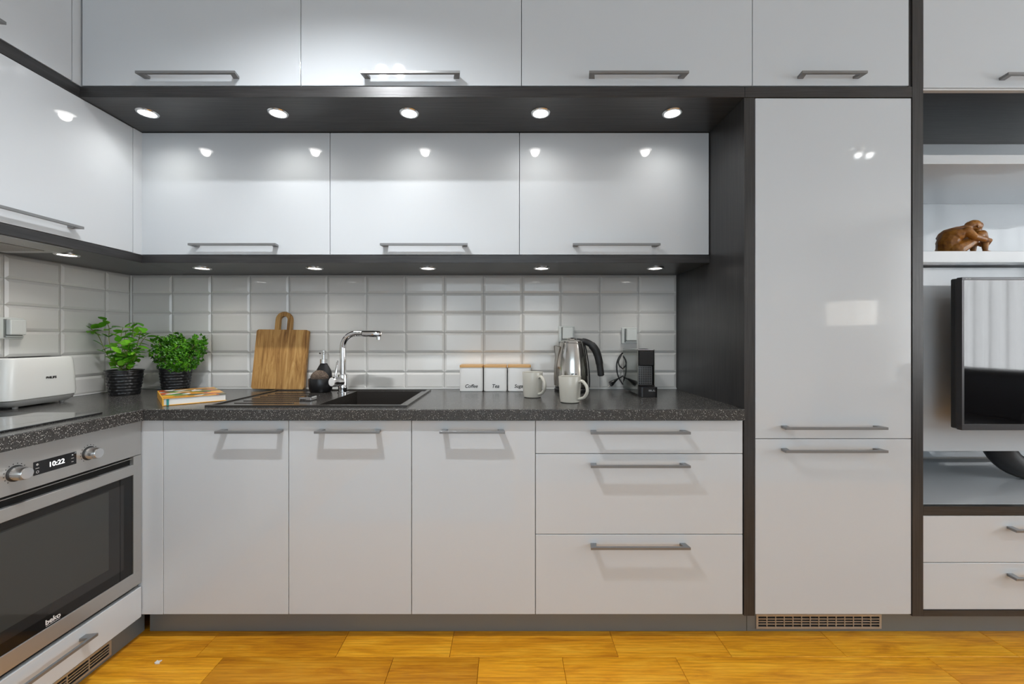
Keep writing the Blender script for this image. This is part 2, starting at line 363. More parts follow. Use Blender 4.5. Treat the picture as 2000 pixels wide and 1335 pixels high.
# bevelled wall tiles
def tile_mesh(wd, ht, dx=.011, dep=.0045):
    bm = bmesh.new(); a, c = wd/2, ht/2; t0 = .0035
    lo = [bm.verts.new((x, 0, z)) for x, z in ((-a, -c), (a, -c), (a, c), (-a, c))]
    md = [bm.verts.new((x, -t0, z)) for x, z in ((-a, -c), (a, -c), (a, c), (-a, c))]
    hi = [bm.verts.new((x, -t0-dep, z)) for x, z in ((-a+dx, -c+dx), (a-dx, -c+dx), (a-dx, c-dx), (-a+dx, c-dx))]
    for p, q in ((lo, md), (md, hi)):
        for i in range(4): bm.faces.new((p[i], p[(i+1) % 4], q[(i+1) % 4], q[i]))
    bm.faces.new(hi); bmesh.ops.recalc_face_normals(bm, faces=bm.faces)
    if hi[0].link_faces[0].calc_center_median(): pass
    me = bpy.data.meshes.new('tile'); bm.to_mesh(me); bm.free(); me.materials.append(M['tile']); return me
TM = {}
def tile(parent, c, wd, ht, rz):
    key = (round(wd, 4), round(ht, 4))
    if key not in TM: TM[key] = tile_mesh(wd-.0025, ht-.0025)
    o = bpy.data.objects.new('tile', TM[key]); COL.objects.link(o); o.parent = parent; o.location = c
    o.rotation_euler = (R(random.uniform(-.12, .12)), 0, rz + R(random.uniform(-.12, .12)))
ZR = [.8735, .9585, 1.062, 1.1655, 1.269, 1.3725, 1.4655]
XS = [XW+.001] + [.0805 + .2042*i for i in range(-9, 4)] + [.8895]
for z0, z1 in zip(ZR, ZR[1:]):
    for x0, x1 in zip(XS, XS[1:]): tile(wall_back, ((x0+x1)/2, YW+.008, (z0+z1)/2), x1-x0, z1-z0, 0)
YS = [YW-.001 - .0] + [2.022 - .2040*i for i in range(0, 8)]
for z0, z1 in zip(ZR, ZR[1:]):
    for y1_, y0_ in zip(YS, YS[1:]): tile(wall_left, (XW-.008, (y0_+y1_)/2, (z0+z1)/2), y1_-y0_, z1-z0, R(90))
# white sealing bead along the worktop
tag(mk('trim_1', B(XW+.004, .889, YW-.006, YW+.001, .8722, .8775, bev=.001), M['white']), kind='structure')
tag(mk('trim_2', B(XW-.001, XW+.006, .5, YW-.006, .8722, .8775, bev=.001), M['white']), kind='structure')
tag(mk('trim_3', B(XW-.003, XW+.003, YW-.003, YW+.004, .8776, 1.4655, bev=.001), M['white']), kind='structure')
# ================================================================ CABINETS
def carcass(x0, x1, y0, y1, z0, z1, t=.016, top=False):
    bm = bmesh.new(); box(bm, x0, x0+t, y0, y1, z0, z1); box(bm, x1-t, x1, y0, y1, z0, z1)
    box(bm, x0+t, x1-t, y0, y1, z0, z0+t); box(bm, x0+t, x1-t, y1-t, y1, z0+t, z1)
    if top: box(bm, x0+t, x1-t, y0, y1-t, z1-t, z1)
    return bm
def handle(parent, c, length, facing='y', name='handle'):
    """flat bow handle; c = middle of its foot line on the door face"""
    bm = bmesh.new(); d, h, lw, t = .035, .0095, .022, .010; a = length/2
    if facing == 'y':
        pts = [(-a, -d), (a, -d), (a-.006, 0), (a-.006-lw, 0), (a-lw, -d+t), (-a+lw, -d+t), (-a+.006+lw, 0), (-a+.006, 0)]
        pts = [(c[0]+u, c[1]+v) for u, v in pts]
    else:
        pts = [(d, -a), (d, a), (0, a-.006), (0, a-.006-lw), (d-t, a-lw), (d-t, -a+lw), (0, -a+.006+lw), (0, -a+.006)]
        pts = [(c[0]+u, c[1]+v) for u, v in pts]
    prism(bm, pts, 'z', c[2]-h/2, c[2]+h/2); bmesh.ops.recalc_face_normals(bm, faces=bm.faces)
    bmesh.ops.bevel(bm, geom=bm.edges[:], offset=.0006, segments=1, affect='EDGES')
    return mk(name, bm, M['handle'], parent)
LH, SH = .368, .242
TH = .018                               # door thickness
def front(name, parent, x0, x1, z0, z1, Y, facing='y'):
    g = .0012
    if facing == 'y': bm = B(x0+g, x1-g, Y, Y+TH, z0+g, z1-g, bev=.0012, seg=2)
    else: bm = B(Y-TH, Y, x0+g, x1-g, z0+g, z1-g, bev=.0012, seg=2)
    return mk(name, bm, M['lacquer'], parent)
def X(p, Y): return (p-CX)*Y/F
def Z(p, Y): return ZC-(p-CY)*Y/F
yb = YW - .002
# base units
zb0, zb1 = Z(1199.5, Y1), .8285
def base(x0, x1, hx, label):
    t = empty('base_cabinet', ((x0+x1)/2, Y1+.3, zb0), 0, label, 'cabinet', 'one-door base cabinets under the worktop')
    mk('cabinet_body', carcass(x0+.0005, x1-.0005, Y1+TH+.002, yb, zb0, zb1), M['carcass'], t)
    d = front('door', t, x0, x1, zb0, zb1, Y1); handle(d, (hx, Y1, Z(843.5, 1.515)), SH)
base(X(318.5, Y1), X(563.7, Y1), X(484, 1.515), 'white gloss base cabinet nearest the oven, left of the sink cabinet')
base(X(563.7, Y1), X(803.8, Y1), X(678, 1.515), 'white gloss base cabinet directly under the sink and tap')
base(X(803.8, Y1), X(1045.8, Y1), X(922.5, 1.515), 'white gloss base cabinet between the sink cabinet and the drawers')
x0, x1 = X(1045.8, Y1), X(1451, Y1)
t = empty('drawer_cabinet', ((x0+x1)/2, Y1+.3, zb0), 0, 'wide white gloss three-drawer base cabinet below kettle and coffee machine', 'cabinet')
mk('cabinet_body', carcass(x0+.0005, x1-.001, Y1+TH+.002, yb, zb0, zb1), M['carcass'], t)
for za, zz, hy in ((885.5, None, 845), (1043, 885.5, 910.5), (1199.5, 1043, 1070)):
    d = front('drawer', t, x0, x1, Z(za, Y1), zb1 if zz is None else Z(zz, Y1), Y1); handle(d, (X(1251, 1.515), Y1, Z(hy, 1.515)), LH)
# under-oven drawer unit and further base unit towards the camera (left run)
t = empty('oven_housing', (-1.65, 1.247, .09), 0, 'white housing cabinet of the oven with one low drawer', 'cabinet')
bm = bmesh.new(); box(bm, XW+.002, XB-.022, .944, .953, .09, .828); box(bm, XW+.002, XB-.022, 1.5425, 1.552, .09, .828); box(bm, XW+.002, XB-.022, .953, 1.5425, .09, .1); box(bm, XW+.002, XB-.06, .953, 1.5425, .2, .212)
mk('cabinet_body', bm, M['carcass'], t)
mk('filler_panel', B(XB-.018, X(318.5, Y1)-.001, Y1, Y1+TH, zb0, zb1, bev=.0012), M['lacquer'], t)
d = front('drawer', t, .948, 1.5425, .093, .2085, XB, 'x'); handle(d, (XB, 1.16, .17), LH, 'x')
t = empty('base_cabinet', (-1.65, .62, .09), 0, 'white gloss base cabinet in the left run, camera side of the oven', 'cabinet', 'one-door base cabinets under the worktop')
mk('cabinet_body', B(XW+.002, XB-.02, .3, .943, .09, .8285), M['carcass'], t); d = front('door', t, .3, .945, .093, .8285, XB, 'x'); handle(d, (XB, .62, .785), SH, 'x')
# plinths and grilles
YP = 1.595
def grille(parent, n, rows_, u0, u1, z0, z1, pos, axis):
    """slotted ventilation grille: frame bars with a dark void behind"""
    bm = bmesh.new(); t = .0035
    def bb(a0, a1, w0, w1, d0=0, d1=.004):
        if axis == 'y': box(bm, a0, a1, pos-d1, pos-d0, w0, w1)
        else: box(bm, pos+d0, pos+d1, a0, a1, w0, w1)
    m_ = .008; bb(u0, u1, z0, z0+m_); bb(u0, u1, z1-m_, z1); bb(u0, u0+m_, z0+m_, z1-m_); bb(u1-m_, u1, z0+m_, z1-m_)
    for i in range(1, n): u = u0+m_+(u1-u0-2*m_)*i/n; bb(u-t/2, u+t/2, z0+m_, z1-m_)
    for i in range(1, rows_): zz = z0+m_+(z1-z0-2*m_)*i/rows_; bb(u0+m_, u1-m_, zz-.0018, zz+.0018, 0, .0036)
    g = mk('grille', bm, M['hood'], parent)
    bm = B(u0+m_, u1-m_, pos-.0012, pos-.0002, z0+m_, z1-m_) if axis == 'y' else B(pos+.0002, pos+.0012, u0+m_, u1-m_, z0+m_, z1-m_)
    mk('grille_opening', bm, M['void'], parent)
p = tag(mk('plinth', B(X(293, YP), X(1474, Y1)-.002, YP, YP+.016, .0015, .0925), M['plinth']), 'long grey metallic plinth board under the back base cabinets', 'plinth')
t = empty('plinth', (1.9, YP, 0), 0, 'grey metallic plinth with slotted vent grille below the fridge door', 'plinth')
mk('plinth_board', B(X(1474, Y1), 3.2, YP, YP+.016, .0015, .0925), M['plinth'], t)
grille(t, 14, 4, X(1476, YP), X(1720, YP), Z(1226, YP), Z(1200, YP)+.004, YP, 'y')
t = empty('plinth', (-1.41, 1, 0), 0, 'grey metallic plinth with vent grille below the oven', 'plinth')
mk('plinth_board', B(-1.426, -1.41, .3, 1.6, .0015, .089), M['plinth'], t)
grille(t, 9, 4, .82, 1.462, .012, .066, -1.41, 'x')
# worktop (L shape, opening for the sink)
ZT, ZU, YF, XF = .872, .8305, 1.530, -1.352
SX0, SX1, SY0, SY1 = -1.145, -.40, 1.595, 2.06
bm = bmesh.new(); c_ = .003
xe = X(1455, YF)
def fx(bm, pts, a, b_): prism(bm, pts, 'x', a, b_)
fx(bm, [(YF, ZU), (YF, ZT-c_), (YF+c_*.4, ZT-c_*.35), (YF+c_, ZT), (SY0, ZT), (SY0, ZU)], XF, xe)
prism(bm, [(XF, ZU), (XF, ZT-c_), (XF-c_*.4, ZT-c_*.35), (XF-c_, ZT), (-1.5, ZT), (-1.5, ZU)], 'y', .3, YF+.0001)
box(bm, XF-.1479, XF, YF, SY0, ZU, ZT); box(bm, XW+.001, -1.5, .3, SY0, ZU, ZT)
box(bm, XW+.001, SX0, SY0, YW-.001, ZU, ZT); box(bm, SX0, SX1, SY1, YW-.001, ZU, ZT); box(bm, SX1, X(1453, Y1)-.0015, SY0, YW-.001, ZU, ZT)
top = tag(mk('worktop', bm, M['counter']), 'dark grey speckled L-shaped worktop carrying sink, hob and small appliances', 'worktop')
# mid row wall cabinets
Zm0, Zm1 = Z(497.5, Y2), 2.0395
def mid(x0, x1, hx, label):
    t = empty('wall_cabinet', ((x0+x1)/2, Y2+.17, Zm0), 0, label, 'cabinet', 'lift-door wall cabinets in the lower row')
    mk('cabinet_body', carcass(x0+.0005, x1-.0005, Y2+TH+.002, yb, Zm0, Zm1, top=True), M['carcass'], t)
    d = front('door', t, x0, x1, Zm0, Zm1, Y2); handle(d, (hx, Y2, Z(477, Y2-.03)), .379)
mid(X(275, Y2), X(644.5, Y2), X(453.5, Y2-.03), 'leftmost white lift-door wall cabinet over herbs and cutting board')
mid(X(644.5, Y2), X(1014.5, Y2), X(828, Y2-.03), 'middle white lift-door wall cabinet above the sink tap')
mid(X(1014.5, Y2), X(1385, Y2), X(1204, Y2-.03), 'right white lift-door wall cabinet above the kettle')
t = empty('wall_cabinet', (-1.8, 1.34, Zm0), 0, 'white gloss wall cabinet on the left wall over the extractor', 'cabinet')
mk('cabinet_body', B(XW+.001, XL-.02, .92, 1.762, Zm0, Zm1), M['carcass'], t)
d = front('door', t, .92, 1.763, Zm0, Zm1, XL, 'x'); handle(d, (XL, 1.342, 1.545), LH, 'x')
mk('filler_panel', B(XL-TH, XL, 1.7645, Y2+.016, Zm0, Zm1, bev=.001), M['lacquer'], t)
# dark boards: lower light board, upper light board
ZL0, ZL1 = 1.4675, Zm0-.001
tag(mk('light_board', B(XL+.0005, .8895, Y2-.002, YW-.001, ZL0, ZL1, bev=.0008), M['darkx']), 'dark woodgrain board with spotlights under the middle wall cabinets', 'board')
tag(mk('light_board', B(XW+.001, XL, .92, YW-.001, ZL0, ZL1, bev=.0008), M['darky']), 'dark woodgrain board under the wall cabinet on the left wall', 'board')
ZS0, ZS1 = 2.0405, 2.0805
tag(mk('light_board', B(XL+.0005, X(1454, Y1), Y1-.002, YW-.001, ZS0, ZS1, bev=.0008), M['darkx']), 'long dark woodgrain soffit board with five bright spotlights', 'board')
tag(mk('light_board', B(XW+.001, XL, .3, YW-.001, ZS0, ZS1, bev=.0008), M['darky']), 'dark woodgrain board between upper and lower cabinets on the left wall', 'board')
tag(mk('light_board', B(X(1454, Y1)+.0008, X(1781, Y1)-.0005, Y1-.002, YW-.001, ZS0, ZS1, bev=.0008), M['darkx']), 'short dark woodgrain board above the tall fridge door', 'board')
# top row
Zt0, Zt1 = 2.084, 2.585
def topc(x0, x1, hx, ln, label, z0=Zt0):
    t = empty('top_cabinet', ((x0+x1)/2, Y1+.3, z0), 0, label, 'cabinet', 'top row cabinets')
    mk('cabinet_body', carcass(x0+.0005, x1-.0005, Y1+TH+.002, yb, z0+.002, Zt1, top=True), M['carcass'], t)
    d = front('door', t, x0, x1, z0, Zt1, Y1); handle(d, (hx, Y1, Z(141, 1.513)), ln)
topc(X(160, Y1), X(587.5, Y1), X(362, 1.513), LH, 'top row white cabinet furthest left, next to the corner')
topc(X(587.5, Y1), X(1018.5, Y1), X(801, 1.513), LH, 'top row white cabinet with the bright lamp glow above the sink')
topc(X(1018.5, Y1), X(1469.5, Y1), X(1248, 1.513), LH, 'top row white cabinet above the right wall cabinet')
topc(X(1469.5, Y1), X(1775.5, Y1), X(1630, 1.513), SH, 'top row white cabinet with short handle above the fridge')
t = empty('top_cabinet', (-1.8, 1.1, Zt0), 0, 'top row white cabinet on the left wall', 'cabinet', 'top row cabinets')
mk('cabinet_body', B(XW+.001, XL-.02, .70, 1.515, Zt0, Zt1), M['carcass'], t)
d = front('door', t, .70, 1.516, Zt0, Zt1, XL, 'x'); handle(d, (XL, 1.105, 2.122), LH, 'x')
mk('filler_panel', B(XL-TH, XL-.0005, 1.5175, Y1+.015, Zt0, Zt1, bev=.001), M['lacquer'], t)
tag(mk('crown_board', B(XL+.001, 3.2, Y1+.01, YW-.001, Zt1+.002, H-.002), M['darkx']), 'dark board closing the gap between top row and ceiling', 'board')
# tall panels
XPa0, XPa1 = X(1453, Y1), X(1474, Y1)
tag(mk('side_panel', B(XPa0, XPa1, Y1-.001, YW+.006, Z(1202, Y1), ZS0-.001, bev=.0008), M['darkz']), 'tall dark woodgrain panel between worktop and fridge', 'panel')
XPb0, XPb1 = X(1781, Y1), X(1802.5, Y1)
tag(mk('side_panel', B(XPb0, XPb1, Y1-.002, YW+.006, Z(1202.5, Y1), Zt1, bev=.0008), M['darkz']), 'tall dark woodgrain panel between fridge and television unit', 'panel')
tag(mk('filler_strip', B(X(1776.3, Y1), XPb0-.0005, Y1+.003, Y1+.03, ZS1+.001, Zt1), M['darkz']), 'thin dark strip beside the short top cabinet door', 'panel')
# built-in fridge
t = empty('fridge', (1.23, 1.85, zb0), 0, 'tall built-in fridge behind two plain white gloss doors', 'fridge')
fx0, fx1 = XPa1+.0015, XPb0-.0015
mk('cabinet_body', B(fx0, fx1, Y1+TH+.003, yb, zb0, ZS0-.002), M['carcass'], t)
d = front('door', t, fx0, fx1, Z(856.5, Y1), ZS0-.0015, Y1); handle(d, (X(1634, 1.513), Y1, Z(836.5, 1.513)), .378)
d = front('door', t, fx0, fx1, zb0, Z(856.5, Y1), Y1); handle(d, (X(1634, 1.513), Y1, Z(881.5, 1.513)), .378)
# ================================================================ MEDIA UNIT on the right
XE = 3.2; xm = XPb1 + .0008
t = empty('top_cabinet', (2.3, 1.85, 2.07), 0, 'top row white cabinet at far right over the television unit', 'cabinet', 'top row cabinets')
zt = Z(172, Y1)
mk('cabinet_body', B(xm, XE, Y1+TH+.003, yb, 2.17, Zt1), M['carcass'], t)
d = front('door', t, xm, xm+.95, zt, Zt1, Y1); handle(d, (X(1968, 1.513)+.184, Y1, Z(144, 1.513)), LH)
front('door', t, xm+.951, XE, zt, Zt1, Y1)
mk('edge_strip', B(xm, XE, Y1+.001, Y1+TH, zt-.008, zt-.001), M['carcass'], t)
t = empty('media_unit', (2.3, 1.9, .5), 0, 'white open shelf unit with niches around the television', 'shelf unit')
mk('soffit_panel', B(xm, XE, Y1+TH+.002, yb, 2.148, 2.168), M['darkx'], t)
mk('back_panel', B(xm, XE, yb-.012, yb, .52, 2.147), M['lacquer'], t)
mk('shelf', B(xm, XE, 1.649, yb-.013, 1.835, 1.872, bev=.001), M['lacquer'], t)
mk('shelf', B(xm, XE, 1.649, yb-.013, 1.441, 1.486, bev=.001), M['lacquer'], t)
mk('television_panel', B(xm, XE, 1.74, 1.758, Z(880.5, 1.74), 1.4355, bev=.001), M['lacquer'], t)
mk('panel_batten', B(xm+.1, XE-.1, 1.759, 1.79, 1.30, 1.43), M['carcass'], t)
t = empty('media_drawer_cabinet', (2.3, 1.85, .09), 0, 'low white drawer cabinet with dark frame under the television', 'cabinet')
zA, zB_ = Z(988, Y1), Z(1006, Y1)
bm = bmesh.new(); box(bm, xm, XE, Y1-.001, Y1+.02, zB_, zA-.0005); mk('top_edge', bm, M['darkx'], t)
mk('top_panel', B(xm, XE, Y1+.0205, yb, zA-.03, zA, bev=.001), M['lacquer'], t)
mk('bottom_edge', B(xm, XE, Y1-.001, Y1+.02, Z(1202.5, Y1), Z(1191, Y1)), M['darkx'], t)
mk('cabinet_body', B(xm, XE, Y1+.0215, yb-.001, Z(1202, Y1), zA-.032), M['carcass'], t)
for za, zz, hy in ((1098.5, 1006.5, 1033), (1190.5, 1098.5, 1126)):
    for a, b_ in ((xm, xm+.95), (xm+.952, XE)):
        d = front('drawer', t, a, b_, Z(za, Y1), Z(zz, Y1), Y1+.001); handle(d, ((X(1970, 1.535)+.184) if a == xm else (a+b_)/2, Y1+.001, Z(hy, 1.53)), LH)
# television
TZ1, TZ0, TY = Z(541, 1.60), Z(840, 1.60), 1.60
tx0 = X(1879, 1.60); tx1 = tx0 + 1.06
t = empty('television', ((tx0+tx1)/2, 1.62, TZ0), 0, 'flat television with dark grey frame, mounted on white panel', 'television')
bm = bmesh.new(); fw = .0085
box(bm, tx0, tx1, TY, TY+.02, TZ1-.011, TZ1, bev=.001); box(bm, tx0, tx1, TY, TY+.02, TZ0, TZ0+.024, bev=.001)
box(bm, tx0, tx0+fw, TY, TY+.02, TZ0+.024, TZ1-.011); box(bm, tx1-fw, tx1, TY, TY+.02, TZ0+.024, TZ1-.011)
mk('screen_frame', bm, M['tvframe'], t)
mk('screen', B(tx0+fw, tx1-fw, TY+.0015, TY+.018, TZ0+.024, TZ1-.011), M['tv'], t)
mk('rear_housing', B(tx0+.001, tx1-.001, TY+.0205, TY+.045, TZ0+.002, TZ1-.002, bev=.004), M['black'], t)
mk('wall_bracket', B(tx0+.35, tx1-.35, TY+.046, 1.739, TZ0+.15, TZ1-.15), M['black'], t)
bm = tube(bmesh.new(), curve_pts([px(1882, 742, 1.68), px(1867, 752, 1.69), px(1863, 766, 1.69), px(1867, 780, 1.69), px(1884, 792, 1.68)]), .0035, 8)
mk('cable', bm, M['cable'], t, smooth=True)
tiny_mark('brand_mark', (X(1886, TY), TY, Z(544.5, TY)), [(0, .008, .0022), (.009, .003, .0018), (.013, .008, .002)], M['greyprint'], t)
# ================================================================ FIGURINE, VASE
# seated figure hugging its knees, head bowed on them; limbs blended into one continuous skin by a voxel remesh
s = .000545
def fg(u, v, y=0): return Vector(((u-335)*s, y, (463-v)*s))
bm = bmesh.new()
def limb(P0, r0, P1, r1, ys=1.0, n=9):
    for i in range(n):
        f_ = i/(n-1); c = P0.lerp(P1, f_); r_ = r0+(r1-r0)*f_; t_ = bmesh.new(); bmesh.ops.create_icosphere(t_, subdivisions=2, radius=1)
        join(bm, t_, 0, Matrix.Translation(c) @ Matrix.Diagonal((r_, r_*ys, r_, 1)))
limb(fg(398, 418), .033, fg(392, 368), .031, 1.25); limb(fg(392, 368), .031, fg(418, 322), .034, 1.3); limb(fg(418, 322), .034, fg(462, 292), .024, 1.55)
limb(fg(470, 282), .018, fg(560, 252), .0135, 1.1)                                     # neck
limb(fg(566, 240), .0185, fg(622, 242), .0185, .95); limb(fg(590, 234), .0205, fg(604, 236), .0205, .95)   # skull
limb(fg(628, 262), .0095, fg(618, 280), .008, 1.2); limb(fg(648, 262), .004, fg(652, 268), .0035, 1, 3)      # jaw, nose
for sd in (-1, 1):
    y = .024*sd; limb(fg(585, 254, .0195*sd), .0045, fg(589, 266, .0195*sd), .003, .6, 4)   # ear
    limb(fg(410, 432, y), .029, fg(500, 385, y), .0225); limb(fg(500, 385, y), .0225, fg(606, 318, y*.9), .0155)   # thigh
    limb(fg(610, 314, y*.9), .016, fg(632, 372, y*.9), .0135); limb(fg(632, 372, y*.9), .0135, fg(636, 436, y*.9), .0085)   # shin
    limb(fg(634, 450, y*.9), .008, fg(682, 455, y*.9), .0055, 1.3)                       # foot
    limb(fg(452, 300, .043*sd), .0170, fg(492, 348, .050*sd), .0135); limb(fg(492, 348, .050*sd), .0135, fg(575, 366, .046*sd), .0115)   # upper arm, forearm
    limb(fg(575, 366, .046*sd), .0115, fg(655, 366, .028*sd), .0080); limb(fg(655, 366, .028*sd), .0090, fg(682, 384, .008*sd), .0080)   # wrist, clasped hand
    for k2 in range(4): limb(fg(676, 366+9*k2, .014*sd), .0036, fg(688, 370+9*k2, -.006*sd), .0030, 1, 5)   # fingers
fm = bpy.data.meshes.new('figurine'); bm.to_mesh(fm); bm.free(); fo = bpy.data.objects.new('figurine', fm); COL.objects.link(fo)
md = fo.modifiers.new('r', 'REMESH'); md.mode = 'VOXEL'; md.voxel_size = .0017; sm_ = fo.modifiers.new('s', 'SMOOTH'); sm_.iterations = 3; sm_.factor = .5
bpy.context.view_layer.update(); fm2 = bpy.data.meshes.new_from_object(fo.evaluated_get(bpy.context.evaluated_depsgraph_get())); bpy.data.objects.remove(fo)
for p_ in fm2.polygons: p_.use_smooth = True
fm2.materials.clear(); fm2.materials.append(M['figure'])
for v in fm2.vertices: v.co.z = max(v.co.z, 0.0)
fig = bpy.data.objects.new('figurine', fm2); COL.objects.link(fig); fig.location = (X(1836, 1.72), 1.72, 1.4864)
tag(fig, 'brown statuette of a seated person hugging knees on the white shelf', 'statuette')
bm = bmesh.new(); vx, vy, vz = X(2016, 1.845), 1.846, .506
n, mseg = 40, 18; Ro, Rt = .162, .052
rings = []
for i in range(n):
    a = 2*math.pi*i/n; ring = []
    rt = Rt*(1.06 - .14*math.cos(a - R(270)))
    for k2 in range(mseg):
        b_ = 2*math.pi*k2/mseg; rr_ = Ro + rt*math.cos(b_)
        ring.append(bm.verts.new((vx + rr_*math.cos(a)*1.02, vy + rt*1.0*math.sin(b_), vz + .2105 + rr_*math.sin(a))))
    rings.append(ring)
for i in range(n):
    for k2 in range(mseg): bm.faces.new((rings[i][k2], rings[(i+1) % n][k2], rings[(i+1) % n][(k2+1) % mseg], rings[i][(k2+1) % mseg]))
zlo = min(v.co.z for v in bm.verts)
for v in bm.verts: v.co.z += vz + .0006 - zlo - .003; v.co.z = max(v.co.z, vz+.0006)
tag(mk('ring_vase', bm, M['vase'], smooth=True), 'matt black ring-shaped vase in the niche below the television', 'vase')
# ================================================================ SPOTLIGHTS
def spot(x, y, z, label, group):
    t = empty('recessed_spotlight', (x, y, z), 0, label, 'spotlight', group)
    bm = bmesh.new(); lathe(bm, [(.0385, 0), (.0385, -.003), (.036, -.006), (.030, -.0065), (.029, -.003), (.029, 0)], n=32, caps=False)
    mk('ring', bm, M['spotring'], t, smooth='auto', local=True)
    bm = bmesh.new(); lathe(bm, [(.001, -.0048), (.018, -.0046), (.0288, -.0034), (.0288, 0)], n=28); mk('lens', bm, M['led'], t, smooth='auto', local=True)
    return t
nm = ['leftmost', 'second from left', 'middle', 'fourth from left', 'rightmost']
for x, q in zip(SOFFIT, nm): spot(x, SOFFIT_Y, ZS0, f'{q} of the five bright round spotlights in the upper dark soffit', 'spotlights in the upper soffit')
for (x, y), q in zip(UNDER, ['leftmost', 'second from left', 'middle', 'fourth from left', 'rightmost', None]):
    spot(x, y, ZL0, f'{q} of the five round spotlights under the lower wall cabinets' if q else 'round spotlight beside the extractor on the left wall', 'spotlights under the wall cabinets')
# ceiling lamps (seen only as reflections)
for L_, lab in ((LAMPS, 'two-headed chrome ceiling lamp over the kitchen floor'), (LAMPS2, 'two-headed chrome ceiling lamp over the living room')):
    cx = (L_[0][0]+L_[1][0])/2; t = empty('ceiling_lamp', (cx, L_[0][1], H), 0, lab, 'ceiling lamp')
    mk('mounting_plate', B(cx-.10, cx+.10, L_[0][1]-.03, L_[0][1]+.03, H-.018, H-.0005, bev=.004), M['chrome'], t)
    for p in L_:
        bm = bmesh.new(); lathe(bm, [(.012, H-.017), (.03, p[2]+.03), (.034, p[2]), (.030, p[2])], (p[0], p[1], 0), 24, caps=False); mk('lamp_head', bm, M['chrome'], t, smooth='auto')
        bm = bmesh.new(); lathe(bm, [(.0005, p[2]-.004), (.010, p[2]-.003), (.018, p[2]+.002), (.018, p[2]+.012)], (p[0], p[1], 0), 20); mk('bulb', bm, M['led_ceiling'], t, smooth=True)
# ================================================================ OVEN
OY0, OY1 = .955, 1.5405
t = empty('built_in_oven', (-1.6, (OY0+OY1)/2, .215), 0, 'built-in stainless steel oven with clock display and black glass door', 'oven')
mk('oven_body', B(-1.93, XB-.034, OY0+.006, OY1-.001, .222, .826), M['blacksatin'], t)
cp = mk('control_panel', B(XB-.032, XB, OY0, OY1, .7035, .8290, bev=.0012), M['steel'], t)
mk('display', B(XB-.003, XB+.0006, 1.189, 1.308, .738, .777), M['blackgloss'], cp)
mk('ventilation_slot', B(XB-.032, XB-.014, OY0+.02, 1.531, .672, .7035), M['void'], t)
mk('vent_lip', B(XB-.020, XB-.006, OY0+.02, 1.531, .6935, .6955), M['steel'], t)
bm = bmesh.new(); za, zb_, zc_, zd = .222, .273, .635, .672
box(bm, XB-.030, XB, OY0, OY1, za, zb_, bev=.001); box(bm, XB-.030, XB, OY0+.02, 1.531, zc_, zd, bev=.0015)
box(bm, XB-.030, XB-.0004, 1.509, OY1, zb_, .702); box(bm, XB-.030, XB-.0004, OY0, OY0+.031, zb_, .702)
dr = mk('oven_door', bm, M['steel'], t)
gx = XB-.003; y0_, y1_ = OY0+.031, 1.509
mk('door_glass', B(gx-.012, gx, y0_, y1_, zb_, zc_), M['ovenglass'], dr)
mk('glass_border', B(gx, gx+.0004, y0_+.036, y1_-.036, zb_+.034, zc_-.023), M['ovenframe'], dr)
mk('glass_window', B(gx+.0004, gx+.0008, y0_+.092, y1_-.092, zb_+.066, zc_-.027), M['ovenwindow'], dr)
text('brand_mark', 'beko', (gx+.0006, 1.2435, .2885), .021, M['whiteprint'], dr, (R(90), 0, R(90)), bold=.0004)
mk('brand_underline', B(gx+.0003, gx+.0008, 1.224, 1.263, .2775, .2785), M['whiteprint'], dr)
text('clock_digits', '10:22', (XB+.0009, 1.2505, .7575), .0205, M['display'], cp, (R(90), 0, R(90)), bold=.0003)
bm = bmesh.new()
def icon(yy, zz, a, b_): box(bm, XB+.0006, XB+.0010, yy-a, yy+a, zz-b_, zz+b_)
icon(1.199, .7680, .003, .0014); icon(1.199, .7680, .0014, .003)
for yy, zz, a, b_ in ((1.199, .7575, .0045, .0006), (1.296, .7690, .002, .0012), (1.296, .7585, .004, .0005), (1.296, .7480, .003, .0008)): icon(yy, zz, a, b_)
for k2 in range(12):
    a = 2*math.pi*k2/12; icon(1.1995+.0032*math.cos(a), .7465+.0032*math.sin(a), .0006, .0006)
tag(mk('display_symbols', bm, M['whiteprint'], cp), kind='stuff')
for yy in (1.146, 1.348):
    bm = bmesh.new(); lathe(bm, [(.0225, XB), (.0225, XB+.002), (.0205, XB+.003)], (0, yy, .760), 32, 'x')
    kb = mk('knob', bm, M['blacksatin'], t, smooth='auto')
    bm = bmesh.new(); lathe(bm, [(.019, XB+.0031), (.0188, XB+.020), (.0165, XB+.032), (.0155, XB+.034), (.0145, XB+.0342)], (0, yy, .760), 40, 'x'); mk('knob_cap', bm, M['chrome' if False else 'spotring'], kb, smooth='auto')
    bm = bmesh.new()
    for k2 in range(14):
        a = R(-50 + 280*k2/13); c0 = (yy+.027*math.cos(a), .760+.027*math.sin(a)); box(bm, XB, XB+.0004, c0[0]-.0012, c0[0]+.0012, c0[1]-.0012, c0[1]+.0012)
    mk('dial_marks', bm, M['ink'], kb)
# hob
t = empty('ceramic_hob', (-1.66, 1.15, ZT), 0, 'black ceramic hob set in the worktop above the oven', 'hob')
mk('glass_plate', B(-1.925, -1.412, .85, 1.437, ZT+.0003, ZT+.006, bev=.0015), M['hob'], t)
for cx, cy, rr_ in ((-1.55, 1.28, .09), (-1.79, 1.28, .075), (-1.55, 1.0, .075), (-1.79, 1.0, .09)):
    bm = lathe(bmesh.new(), [(rr_, ZT+.0061), (rr_+.0015, ZT+.0061)], (cx, cy, 0), 40, caps=False); mk('heating_zone', bm, M['toasterbase'], t)
